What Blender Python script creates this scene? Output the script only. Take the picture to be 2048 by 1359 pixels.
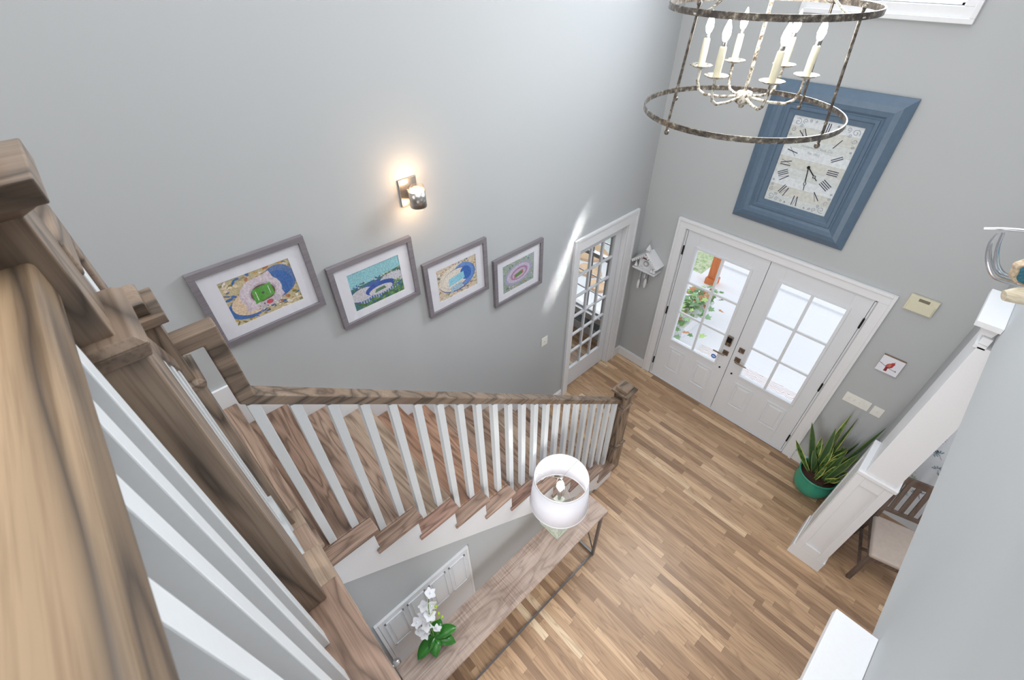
import bpy, bmesh, math, random
from mathutils import Vector, Matrix
R_ = random.Random(7)
PI = math.pi
for o in list(bpy.data.objects): bpy.data.objects.remove(o)
S = bpy.context.scene
COL = S.collection

# ------------------------------------------------------------------ camera
cam_d = bpy.data.cameras.new('camera'); cam = bpy.data.objects.new('camera', cam_d); COL.objects.link(cam)
Rr = [[0.68218344, 0.73109554, -0.01109604], [0.47662663, -0.45623356, -0.75138978], [-0.55448428, 0.50729699, -0.65976532]]
cr, cd, cf = [Vector(r) for r in Rr]
m = Matrix(((cr.x, -cd.x, -cf.x, 2.61003603), (cr.y, -cd.y, -cf.y, -4.53207318), (cr.z, -cd.z, -cf.z, 4.64775798), (0, 0, 0, 1)))
cam.matrix_world = m
cam_d.sensor_width = 36; cam_d.lens = 908.995 * 36 / 2048; cam_d.clip_start = 0.02
cam_d.dof.use_dof = True; cam_d.dof.focus_distance = 3.8; cam_d.dof.aperture_fstop = 9
S.camera = cam

# ------------------------------------------------------------------ world, lights, exposure
W = bpy.data.worlds.new('sky'); S.world = W; W.use_nodes = True
bg = W.node_tree.nodes['Background']; bg.inputs[0].default_value = (0.86, 0.92, 1.0, 1); bg.inputs[1].default_value = 1.35
S.view_settings.view_transform = 'Standard'; S.view_settings.look = 'None'
S.view_settings.gamma = 1; S.view_settings.use_curve_mapping = False
S.view_settings.exposure = 0.08

def area(name, loc, aim, sx, sy, power, col=(1, 1, 1), spread=180):
    l = bpy.data.lights.new(name, 'AREA'); l.shape = 'RECTANGLE'; l.size = sx; l.size_y = sy; l.energy = power; l.color = col; l.spread = math.radians(spread)
    o = bpy.data.objects.new(name, l); COL.objects.link(o); o.location = loc
    o.rotation_euler = (Vector(aim) - Vector(loc)).to_track_quat('-Z', 'Y').to_euler()
    return o
def point(name, loc, power, col, r=0.03, parent=None):
    l = bpy.data.lights.new(name, 'POINT'); l.energy = power; l.color = col; l.shadow_soft_size = r
    o = bpy.data.objects.new(name, l); COL.objects.link(o)
    if parent: o.parent = parent; o.location = Vector(loc) - parent.location
    else: o.location = loc
    return o
area('daylight_upper_window', (1.52, 0.13, 5.0), (2.5, -4.8, 3.7), 0.86, 1.36, 108, (0.87, 0.935, 1.0))
area('ceiling_fill', (1.9, -3.2, 5.9), (1.6, -2.9, 0), 3.0, 3.2, 74, (0.97, 0.985, 1.0))  # added ambient fill beneath the closed ceiling; no skylight there
# narrow sunbeam through the upper window, grazing the left wall by the many-paned door
sb = area('sunbeam', (1.425, -0.03, 4.755), (0, -1.36, 2.19), 0.075, 0.42, 0.55, (1, 0.99, 0.96), 4)
_d = (Vector((0, -1.36, 2.19)) - Vector((1.425, -0.03, 4.755))).normalized(); _s = Vector((0, -0.46, -0.89)); _y = (_s - _d * _s.dot(_d)).normalized(); _x = _y.cross(-_d)
sb.rotation_euler = Matrix((_x, _y, -_d)).transposed().to_euler()
area('front_wall_fill', (0.55, -6.6, 5.2), (2.3, 0, 2.2), 0.9, 1.2, 34, (1.0, 0.97, 0.93))  # unseen lamp added behind the camera to brighten the entry wall
area('low_foyer_fill', (2.62, -5.1, 1.5), (1.2, -1.2, 1.3), 0.8, 2.2, 48, (1.0, 0.99, 0.97))  # out-of-view fill added below the upper hall to lift the lower foyer
area('daylight_study', (-1.0, 0.9, 2.0), (-1.0, -1.0, 0.4), 1.2, 1.6, 25, (0.95, 0.98, 1.0))
area('daylight_dining', (4.8, -1.5, 2.5), (3.4, -1.4, 0.3), 1.6, 1.8, 30, (0.95, 0.98, 1.0))

# ------------------------------------------------------------------ materials
def newmat(name):
    mt = bpy.data.materials.new(name); mt.use_nodes = True
    return mt, mt.node_tree, mt.node_tree.nodes['Principled BSDF']
def L(nt, a, b): nt.links.new(a, b)
def N(nt, t, **kw):
    n = nt.nodes.new(t)
    for k, v in kw.items(): setattr(n, k, v)
    return n
def ramp(nt, stops, interp='LINEAR'):
    r = nt.nodes.new('ShaderNodeValToRGB'); e = r.color_ramp.elements; r.color_ramp.interpolation = interp
    while len(e) > len(stops): e.remove(e[-1])
    while len(e) < len(stops): e.new(0.5)
    for i, (p, c) in enumerate(stops): e[i].position = p; e[i].color = (*c, 1)
    return r
def srgb(r, g, b):
    f = lambda c: (c / 255 / 12.92) if c / 255 <= 0.04045 else ((c / 255 + 0.055) / 1.055) ** 2.4
    return (f(r), f(g), f(b))
def plain(name, col, rough=0.5, metal=0.0, bump=0.0, scale=80, var=0.04, spec=None):
    mt, nt, p = newmat(name)
    tc = N(nt, 'ShaderNodeTexCoord'); nz = N(nt, 'ShaderNodeTexNoise'); nz.inputs['Scale'].default_value = scale; nz.inputs['Detail'].default_value = 4
    L(nt, tc.outputs['Object'], nz.inputs['Vector'])
    r = ramp(nt, [(0.3, tuple(c * (1 - var) for c in col)), (0.7, tuple(min(1, c * (1 + var)) for c in col))])
    L(nt, nz.outputs['Fac'], r.inputs[0]); L(nt, r.outputs[0], p.inputs['Base Color'])
    p.inputs['Roughness'].default_value = rough; p.inputs['Metallic'].default_value = metal
    if spec is not None: p.inputs['Specular IOR Level'].default_value = spec
    if bump:
        b = N(nt, 'ShaderNodeBump'); b.inputs['Strength'].default_value = bump; b.inputs['Distance'].default_value = 0.002
        L(nt, nz.outputs['Fac'], b.inputs['Height']); L(nt, b.outputs[0], p.inputs['Normal'])
    return mt
def wood(name, axis, light, dark, grain, rough=0.35, seed=0.0, ring=5.0, contrast=1.0, bands=20.0):
    """oak: stretched grain lines with cathedral figure along one axis"""
    mt, nt, p = newmat(name)
    tc = N(nt, 'ShaderNodeTexCoord'); mp = N(nt, 'ShaderNodeMapping')
    sc = [ring, ring, ring]; sc[axis] = ring * 0.13
    mp.inputs['Scale'].default_value = sc; mp.inputs['Location'].default_value = (seed, seed * 1.7, seed * 0.6)
    L(nt, tc.outputs['Object'], mp.inputs['Vector'])
    n1 = N(nt, 'ShaderNodeTexNoise'); n1.inputs['Scale'].default_value = 1.0; n1.inputs['Detail'].default_value = 2.5; n1.inputs['Distortion'].default_value = 0.4
    L(nt, mp.outputs[0], n1.inputs['Vector'])
    ml = N(nt, 'ShaderNodeMath', operation='MULTIPLY'); ml.inputs[1].default_value = bands; L(nt, n1.outputs['Fac'], ml.inputs[0])
    fr = N(nt, 'ShaderNodeMath', operation='PINGPONG'); fr.inputs[1].default_value = 1.0; L(nt, ml.outputs[0], fr.inputs[0])
    pw = N(nt, 'ShaderNodeMath', operation='POWER'); pw.inputs[1].default_value = 2.2; L(nt, fr.outputs[0], pw.inputs[0])
    m2 = N(nt, 'ShaderNodeMapping'); s2 = [170, 170, 170]; s2[axis] = 5; m2.inputs['Scale'].default_value = s2
    L(nt, tc.outputs['Object'], m2.inputs['Vector'])
    n2 = N(nt, 'ShaderNodeTexNoise'); n2.inputs['Scale'].default_value = 1.0; n2.inputs['Detail'].default_value = 3; L(nt, m2.outputs[0], n2.inputs['Vector'])
    n3 = N(nt, 'ShaderNodeTexNoise'); n3.inputs['Scale'].default_value = 1.3; n3.inputs['Detail'].default_value = 2; L(nt, mp.outputs[0], n3.inputs['Vector'])
    r1 = ramp(nt, [(0.3, light), (0.7, dark)]); L(nt, n3.outputs['Fac'], r1.inputs[0])
    mx = N(nt, 'ShaderNodeMix', data_type='RGBA'); mx.inputs['B'].default_value = (*grain, 1)
    k = N(nt, 'ShaderNodeMath', operation='MULTIPLY'); k.inputs[1].default_value = 0.8 * contrast; L(nt, pw.outputs[0], k.inputs[0]); L(nt, k.outputs[0], mx.inputs['Factor']); L(nt, r1.outputs[0], mx.inputs['A'])
    mx2 = N(nt, 'ShaderNodeMix', data_type='RGBA', blend_type='MULTIPLY'); mx2.inputs['Factor'].default_value = 0.8 * contrast
    r2 = ramp(nt, [(0.3, (0.62, 0.58, 0.55)), (0.55, (1, 1, 1))]); L(nt, n2.outputs['Fac'], r2.inputs[0])
    L(nt, mx.outputs['Result'], mx2.inputs['A']); L(nt, r2.outputs[0], mx2.inputs['B'])
    L(nt, mx2.outputs['Result'], p.inputs['Base Color']); p.inputs['Roughness'].default_value = rough
    b = N(nt, 'ShaderNodeBump'); b.inputs['Strength'].default_value = 0.12; b.inputs['Distance'].default_value = 0.001
    L(nt, n2.outputs['Fac'], b.inputs['Height']); L(nt, b.outputs[0], p.inputs['Normal'])
    return mt
def emis(name, col, s):
    mt, nt, p = newmat(name); p.inputs['Base Color'].default_value = (*col, 1)
    p.inputs['Emission Color'].default_value = (*col, 1); p.inputs['Emission Strength'].default_value = s
    return mt
def glassm(name, tint=(1, 1, 1), rough=0.0, refl=0.08):
    mt = bpy.data.materials.new(name); mt.use_nodes = True; nt = mt.node_tree; nt.nodes.clear()
    out = N(nt, 'ShaderNodeOutputMaterial'); t = N(nt, 'ShaderNodeBsdfTransparent'); t.inputs[0].default_value = (*tint, 1)
    g = N(nt, 'ShaderNodeBsdfGlossy'); g.inputs['Roughness'].default_value = rough
    lw = N(nt, 'ShaderNodeLayerWeight'); lw.inputs[0].default_value = 0.5
    pw = N(nt, 'ShaderNodeMath', operation='POWER'); pw.inputs[1].default_value = 4.0; L(nt, lw.outputs['Facing'], pw.inputs[0])
    fr = N(nt, 'ShaderNodeMath', operation='MULTIPLY_ADD'); fr.inputs[1].default_value = 0.5; fr.inputs[2].default_value = 0.03; L(nt, pw.outputs[0], fr.inputs[0])
    mx = N(nt, 'ShaderNodeMixShader'); L(nt, fr.outputs[0], mx.inputs[0]); L(nt, t.outputs[0], mx.inputs[1]); L(nt, g.outputs[0], mx.inputs[2])
    L(nt, mx.outputs[0], out.inputs[0]); return mt
def vcol(name, rough=0.6, noise=0.0, scale=60):
    mt, nt, p = newmat(name); a = N(nt, 'ShaderNodeVertexColor'); a.layer_name = 'Col'
    if noise:
        tc = N(nt, 'ShaderNodeTexCoord'); nz = N(nt, 'ShaderNodeTexNoise'); nz.inputs['Scale'].default_value = scale; nz.inputs['Detail'].default_value = 5
        L(nt, tc.outputs['Object'], nz.inputs['Vector'])
        r = ramp(nt, [(0.35, (1 - noise,) * 3), (0.65, (1 + noise,) * 3)]); L(nt, nz.outputs['Fac'], r.inputs[0])
        mx = N(nt, 'ShaderNodeMix', data_type='RGBA', blend_type='MULTIPLY'); mx.inputs['Factor'].default_value = 1
        L(nt, a.outputs[0], mx.inputs['A']); L(nt, r.outputs[0], mx.inputs['B']); L(nt, mx.outputs['Result'], p.inputs['Base Color'])
    else: L(nt, a.outputs[0], p.inputs['Base Color'])
    p.inputs['Roughness'].default_value = rough
    return mt

M = {}
M['wall'] = plain('grey_wall_paint', srgb(186, 189, 191), 0.75, bump=0.05, scale=300, var=0.01)
M['white'] = plain('white_trim_paint', srgb(232, 233, 236), 0.35, var=0.01)
M['doorw'] = plain('white_door_paint', srgb(226, 229, 234), 0.35, var=0.01)
M['baluster'] = plain('white_baluster_paint', srgb(226, 230, 233), 0.3, var=0.01)
M['ceil'] = plain('ceiling_paint', srgb(235, 235, 233), 0.8, var=0.01)
OL, OD, OG = srgb(156, 136, 118), srgb(124, 106, 91), srgb(50, 42, 36)
for ax, nm in enumerate('xyz'): M['oak_' + nm] = wood('oak_along_' + nm, ax, OL, OD, OG, seed=ax * 3.1)
M['oak_rail'] = wood('oak_guard_rail', 0, srgb(176, 150, 120), srgb(140, 118, 94), srgb(56, 50, 48), seed=4.4, ring=6, bands=9, contrast=1.1)
M['tread_a'] = wood('oak_tread_brown', 0, srgb(184, 158, 140), srgb(158, 134, 116), srgb(104, 84, 72), seed=1.2, ring=6)
M['tread_b'] = wood('oak_tread_taupe', 0, srgb(190, 168, 148), srgb(166, 144, 124), srgb(120, 102, 88), seed=5.2, ring=4)
M['tread_c'] = wood('oak_tread_red', 0, srgb(188, 150, 126), srgb(162, 124, 102), srgb(112, 82, 66), seed=9.2, ring=6)
M['tread_d'] = wood('oak_tread_dark', 0, srgb(170, 142, 124), srgb(144, 118, 102), srgb(90, 70, 58), seed=13.2, ring=7)
M['return_a'] = wood('oak_return_brown', 1, srgb(188, 160, 142), srgb(156, 130, 114), srgb(108, 86, 74), seed=2.2, ring=8)
M['return_b'] = wood('oak_return_pink', 1, srgb(186, 152, 136), srgb(160, 124, 108), srgb(112, 84, 72), seed=7.2, ring=9)

def floor_mat():
    mt, nt, p = newmat('oak_strip_floor')
    tc = N(nt, 'ShaderNodeTexCoord'); sp = N(nt, 'ShaderNodeSeparateXYZ'); L(nt, tc.outputs['Object'], sp.inputs[0])
    rw = N(nt, 'ShaderNodeMath', operation='DIVIDE'); rw.inputs[1].default_value = 0.062; L(nt, sp.outputs['Y'], rw.inputs[0])
    row = N(nt, 'ShaderNodeMath', operation='FLOOR'); L(nt, rw.outputs[0], row.inputs[0])
    wn = N(nt, 'ShaderNodeTexWhiteNoise', noise_dimensions='1D'); L(nt, row.outputs[0], wn.inputs['W'])
    of = N(nt, 'ShaderNodeMath', operation='MULTIPLY_ADD'); of.inputs[1].default_value = 1.9
    xd = N(nt, 'ShaderNodeMath', operation='DIVIDE'); xd.inputs[1].default_value = 0.72; L(nt, sp.outputs['X'], xd.inputs[0])
    L(nt, wn.outputs['Value'], of.inputs[0]); L(nt, xd.outputs[0], of.inputs[2])
    cl = N(nt, 'ShaderNodeMath', operation='FLOOR'); L(nt, of.outputs[0], cl.inputs[0])
    cb = N(nt, 'ShaderNodeCombineXYZ'); L(nt, cl.outputs[0], cb.inputs[0]); L(nt, row.outputs[0], cb.inputs[1])
    w2 = N(nt, 'ShaderNodeTexWhiteNoise', noise_dimensions='2D'); L(nt, cb.outputs[0], w2.inputs['Vector'])
    tone = ramp(nt, [(0.0, srgb(146, 117, 92)), (0.18, srgb(170, 138, 109)), (0.5, srgb(186, 153, 121)), (0.8, srgb(197, 163, 130)), (0.97, srgb(218, 184, 148)), (1.0, srgb(232, 210, 178))])
    L(nt, w2.outputs['Value'], tone.inputs[0])
    # grain
    ad = N(nt, 'ShaderNodeVectorMath', operation='MULTIPLY_ADD'); L(nt, w2.outputs['Color'], ad.inputs[0]); ad.inputs[1].default_value = (31, 17, 9)
    L(nt, tc.outputs['Object'], ad.inputs[2])
    mp = N(nt, 'ShaderNodeMapping'); mp.inputs['Scale'].default_value = (1.3, 13, 4); L(nt, ad.outputs[0], mp.inputs['Vector'])
    n1 = N(nt, 'ShaderNodeTexNoise'); n1.inputs['Scale'].default_value = 1; n1.inputs['Detail'].default_value = 2; n1.inputs['Distortion'].default_value = 0.6; L(nt, mp.outputs[0], n1.inputs['Vector'])
    ml = N(nt, 'ShaderNodeMath', operation='MULTIPLY'); ml.inputs[1].default_value = 13; L(nt, n1.outputs['Fac'], ml.inputs[0])
    pp = N(nt, 'ShaderNodeMath', operation='PINGPONG'); pp.inputs[1].default_value = 1; L(nt, ml.outputs[0], pp.inputs[0])
    pw = N(nt, 'ShaderNodeMath', operation='POWER'); pw.inputs[1].default_value = 2.5; L(nt, pp.outputs[0], pw.inputs[0])
    k = N(nt, 'ShaderNodeMath', operation='MULTIPLY'); k.inputs[1].default_value = 0.42; L(nt, pw.outputs[0], k.inputs[0])
    mx = N(nt, 'ShaderNodeMix', data_type='RGBA'); mx.inputs['B'].default_value = (*srgb(112, 84, 62), 1)
    L(nt, k.outputs[0], mx.inputs['Factor']); L(nt, tone.outputs[0], mx.inputs['A'])
    # joints
    fy = N(nt, 'ShaderNodeMath', operation='FRACT'); L(nt, rw.outputs[0], fy.inputs[0])
    e1 = N(nt, 'ShaderNodeMath', operation='LESS_THAN'); e1.inputs[1].default_value = 0.02; L(nt, fy.outputs[0], e1.inputs[0])
    fx = N(nt, 'ShaderNodeMath', operation='FRACT'); L(nt, of.outputs[0], fx.inputs[0])
    e2 = N(nt, 'ShaderNodeMath', operation='LESS_THAN'); e2.inputs[1].default_value = 0.003; L(nt, fx.outputs[0], e2.inputs[0])
    e = N(nt, 'ShaderNodeMath', operation='MAXIMUM'); L(nt, e1.outputs[0], e.inputs[0]); L(nt, e2.outputs[0], e.inputs[1])
    ek = N(nt, 'ShaderNodeMath', operation='MULTIPLY'); ek.inputs[1].default_value = 0.5; L(nt, e.outputs[0], ek.inputs[0])
    m2 = N(nt, 'ShaderNodeMix', data_type='RGBA'); m2.inputs['B'].default_value = (*srgb(70, 50, 38), 1)
    L(nt, ek.outputs[0], m2.inputs['Factor']); L(nt, mx.outputs['Result'], m2.inputs['A'])
    L(nt, m2.outputs['Result'], p.inputs['Base Color']); p.inputs['Roughness'].default_value = 0.34
    return mt
M['floor'] = floor_mat()

def table_mat():
    mt = wood('rough_mango_wood', 1, srgb(206, 186, 174), srgb(176, 155, 142), srgb(134, 114, 102), rough=0.5, seed=2.2, ring=7, contrast=0.7)
    nt = mt.node_tree; p = nt.nodes['Principled BSDF']; src = p.inputs['Base Color'].links[0].from_socket
    tc = N(nt, 'ShaderNodeTexCoord'); mp = N(nt, 'ShaderNodeMapping'); mp.inputs['Scale'].default_value = (5, 150, 5)
    L(nt, tc.outputs['Object'], mp.inputs['Vector']); nz = N(nt, 'ShaderNodeTexNoise'); nz.inputs['Scale'].default_value = 1; nz.inputs['Detail'].default_value = 3; L(nt, mp.outputs[0], nz.inputs['Vector'])
    r = ramp(nt, [(0.38, (0.62, 0.56, 0.52)), (0.6, (1.08, 1.06, 1.05))]); L(nt, nz.outputs['Fac'], r.inputs[0])
    n2 = N(nt, 'ShaderNodeTexNoise'); n2.inputs['Scale'].default_value = 3; n2.inputs['Detail'].default_value = 3; L(nt, tc.outputs['Object'], n2.inputs['Vector'])
    r2 = ramp(nt, [(0.42, (0.1,) * 3), (0.62, (0.95,) * 3)]); L(nt, n2.outputs['Fac'], r2.inputs[0])
    mx = N(nt, 'ShaderNodeMix', data_type='RGBA', blend_type='MULTIPLY'); L(nt, r2.outputs[0], mx.inputs['Factor']); L(nt, src, mx.inputs['A']); L(nt, r.outputs[0], mx.inputs['B'])
    L(nt, mx.outputs['Result'], p.inputs['Base Color']); return mt
M['mango'] = table_mat()
M['iron'] = plain('dark_iron', srgb(128, 128, 132), 0.4, 0.8, var=0.1)
M['greyframe'] = wood('grey_frame_wood', 1, srgb(136, 131, 136), srgb(124, 119, 126), srgb(104, 100, 108), rough=0.5, contrast=0.4, ring=12)
M['mat_board'] = plain('white_mat_board', srgb(236, 236, 244), 0.7, var=0.01)
M['art'] = vcol('painted_print', 0.6, noise=0.18, scale=90)
M['paint'] = vcol('coloured_paint', 0.45, noise=0.08, scale=40)
M['clockblue'] = plain('slate_blue_paint', srgb(92, 113, 134), 0.35, bump=0.3, scale=25, var=0.06)
M['clockface'] = plain('aged_clock_face', srgb(214, 222, 224), 0.5, var=0.04, scale=12)
M['ink'] = plain('faded_ink', srgb(62, 64, 88), 0.6, var=0.15)
M['inkpale'] = plain('pale_ink', srgb(160, 168, 174), 0.6)
M['scroll'] = plain('scrollwork_ink', srgb(122, 126, 150), 0.6, var=0.2)
M['blackmetal'] = plain('black_hinge_metal', srgb(40, 38, 40), 0.4, 0.6)
M['bronze'] = plain('antique_nickel', srgb(140, 128, 116), 0.3, 0.85, var=0.15)
M['glass'] = glassm('window_glass')
M['nickel'] = plain('brushed_nickel', srgb(190, 186, 182), 0.28, 0.95, var=0.06)
M['distress'] = None
def distress():
    mt, nt, p = newmat('distressed_white_metal'); tc = N(nt, 'ShaderNodeTexCoord')
    nz = N(nt, 'ShaderNodeTexNoise'); nz.inputs['Scale'].default_value = 45; nz.inputs['Detail'].default_value = 6; nz.inputs['Roughness'].default_value = 0.7
    L(nt, tc.outputs['Object'], nz.inputs['Vector'])
    r = ramp(nt, [(0.40, srgb(92, 78, 66)), (0.47, srgb(150, 140, 124)), (0.53, srgb(208, 206, 196))]); L(nt, nz.outputs['Fac'], r.inputs[0])
    L(nt, r.outputs[0], p.inputs['Base Color']); p.inputs['Roughness'].default_value = 0.5; p.inputs['Metallic'].default_value = 0.2
    return mt
M['distress'] = distress()
def distress2():
    mt, nt, p = newmat('weathered_bronze_metal'); tc = N(nt, 'ShaderNodeTexCoord')
    nz = N(nt, 'ShaderNodeTexNoise'); nz.inputs['Scale'].default_value = 38; nz.inputs['Detail'].default_value = 6; nz.inputs['Roughness'].default_value = 0.7
    L(nt, tc.outputs['Object'], nz.inputs['Vector'])
    r = ramp(nt, [(0.42, srgb(84, 78, 74)), (0.55, srgb(122, 114, 104)), (0.66, srgb(190, 184, 170))]); L(nt, nz.outputs['Fac'], r.inputs[0])
    L(nt, r.outputs[0], p.inputs['Base Color']); p.inputs['Roughness'].default_value = 0.35; p.inputs['Metallic'].default_value = 0.6
    return mt
M['bronzering'] = distress2()
M['candle'] = plain('cream_candle_sleeve', srgb(232, 226, 200), 0.5, var=0.04, scale=30)
M['bulb'] = emis('lit_bulb', (1.0, 0.97, 0.92), 14)
M['bulbwarm'] = emis('warm_lit_lamp', (1.0, 0.80, 0.55), 12)
def shade_mat():
    mt, nt, p = newmat('white_linen_shade'); p.inputs['Base Color'].default_value = (0.86, 0.86, 0.9, 1); p.inputs['Roughness'].default_value = 0.8
    tr = N(nt, 'ShaderNodeBsdfTranslucent'); tr.inputs[0].default_value = (0.85, 0.85, 0.9, 1)
    mx = N(nt, 'ShaderNodeMixShader'); mx.inputs[0].default_value = 0.35; out = nt.nodes['Material Output']
    L(nt, p.outputs[0], mx.inputs[1]); L(nt, tr.outputs[0], mx.inputs[2]); L(nt, mx.outputs[0], out.inputs[0]); return mt
M['shade'] = shade_mat()
M['lampbase'] = wood('pale_green_washed_wood', 2, srgb(214, 220, 206), srgb(196, 204, 188), srgb(160, 168, 150), rough=0.6, ring=14, contrast=0.6)
M['teal'] = plain('teal_glaze', srgb(58, 150, 124), 0.12, var=0.12, scale=6)
M['tealwall'] = plain('teal_wall_paint', srgb(84, 124, 134), 0.6, var=0.02)
M['soil'] = plain('potting_soil', srgb(70, 46, 38), 0.9, bump=0.8, scale=60, var=0.4)
M['petal'] = plain('white_petal', srgb(246, 246, 250), 0.5, var=0.02)
M['orchleaf'] = plain('glossy_green_leaf', srgb(46, 118, 32), 0.25, var=0.2, scale=12)
M['budgreen'] = plain('yellow_green_bud', srgb(176, 208, 60), 0.4)
M['stemgreen'] = plain('green_stem', srgb(120, 160, 80), 0.5)
M['ivory'] = plain('ivory_plastic', srgb(218, 213, 188), 0.45, var=0.02)
M['display'] = plain('grey_display', srgb(110, 106, 88), 0.3)
M['plate'] = plain('white_switch_plate', srgb(240, 239, 232), 0.35, var=0.01)
M['concrete'] = plain('pale_concrete', srgb(236, 236, 238), 0.85, bump=0.2, scale=60, var=0.03)
M['cedar'] = wood('orange_cedar', 2, srgb(232, 140, 80), srgb(216, 122, 66), srgb(190, 100, 52), rough=0.6, contrast=0.4)
M['flag'] = wood('pale_wood_round', 0, srgb(240, 206, 172), srgb(228, 188, 150), srgb(206, 160, 124), rough=0.7, contrast=0.4)
M['upholstery'] = plain('beige_upholstery', srgb(192, 178, 168), 0.85, bump=0.3, scale=30, var=0.05)
M['chairwood'] = wood('weathered_brown_wood', 2, srgb(126, 110, 100), srgb(104, 88, 78), srgb(74, 62, 54), rough=0.45, contrast=0.7)
M['antler'] = plain('polished_silver', srgb(204, 206, 212), 0.2, 0.9)
M['drift'] = wood('bleached_driftwood', 0, srgb(226, 216, 194), srgb(206, 194, 168), srgb(170, 150, 120), rough=0.7, contrast=0.6, ring=20)
M['rubber'] = plain('black_rubber', srgb(30, 30, 32), 0.7)
M['stickerblue'] = plain('blue_sticker', srgb(60, 110, 200), 0.4)
M['stickerlight'] = plain('pale_blue_print', srgb(190, 215, 245), 0.4)
def wallpaper():
    return plain('white_wallpaper', srgb(228, 232, 238), 0.7, var=0.02)
M['paper'] = wallpaper()
def grassm():
    mt, nt, p = newmat('lawn_with_fallen_leaves'); tc = N(nt, 'ShaderNodeTexCoord'); nz = N(nt, 'ShaderNodeTexNoise'); nz.inputs['Scale'].default_value = 9; nz.inputs['Detail'].default_value = 8; nz.inputs['Roughness'].default_value = 0.8
    L(nt, tc.outputs['Object'], nz.inputs['Vector'])
    r = ramp(nt, [(0.35, srgb(120, 140, 90)), (0.5, srgb(178, 196, 150)), (0.6, srgb(220, 214, 196)), (0.66, srgb(196, 140, 110))]); L(nt, nz.outputs['Fac'], r.inputs[0])
    L(nt, r.outputs[0], p.inputs['Base Color']); p.inputs['Roughness'].default_value = 0.9; return mt
M['lawn'] = grassm()
def doormat():
    mt, nt, p = newmat('woven_mat'); tc = N(nt, 'ShaderNodeTexCoord'); w = N(nt, 'ShaderNodeTexWave'); w.inputs['Scale'].default_value = 11; w.inputs['Distortion'].default_value = 9; w.inputs['Detail'].default_value = 2
    w.bands_direction = 'Y'
    L(nt, tc.outputs['Object'], w.inputs['Vector']); r = ramp(nt, [(0.03, srgb(176, 130, 120)), (0.16, srgb(238, 234, 234))]); L(nt, w.outputs['Fac'], r.inputs[0])
    L(nt, r.outputs[0], p.inputs['Base Color']); p.inputs['Roughness'].default_value = 0.9; return mt
M['mat'] = doormat()

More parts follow.
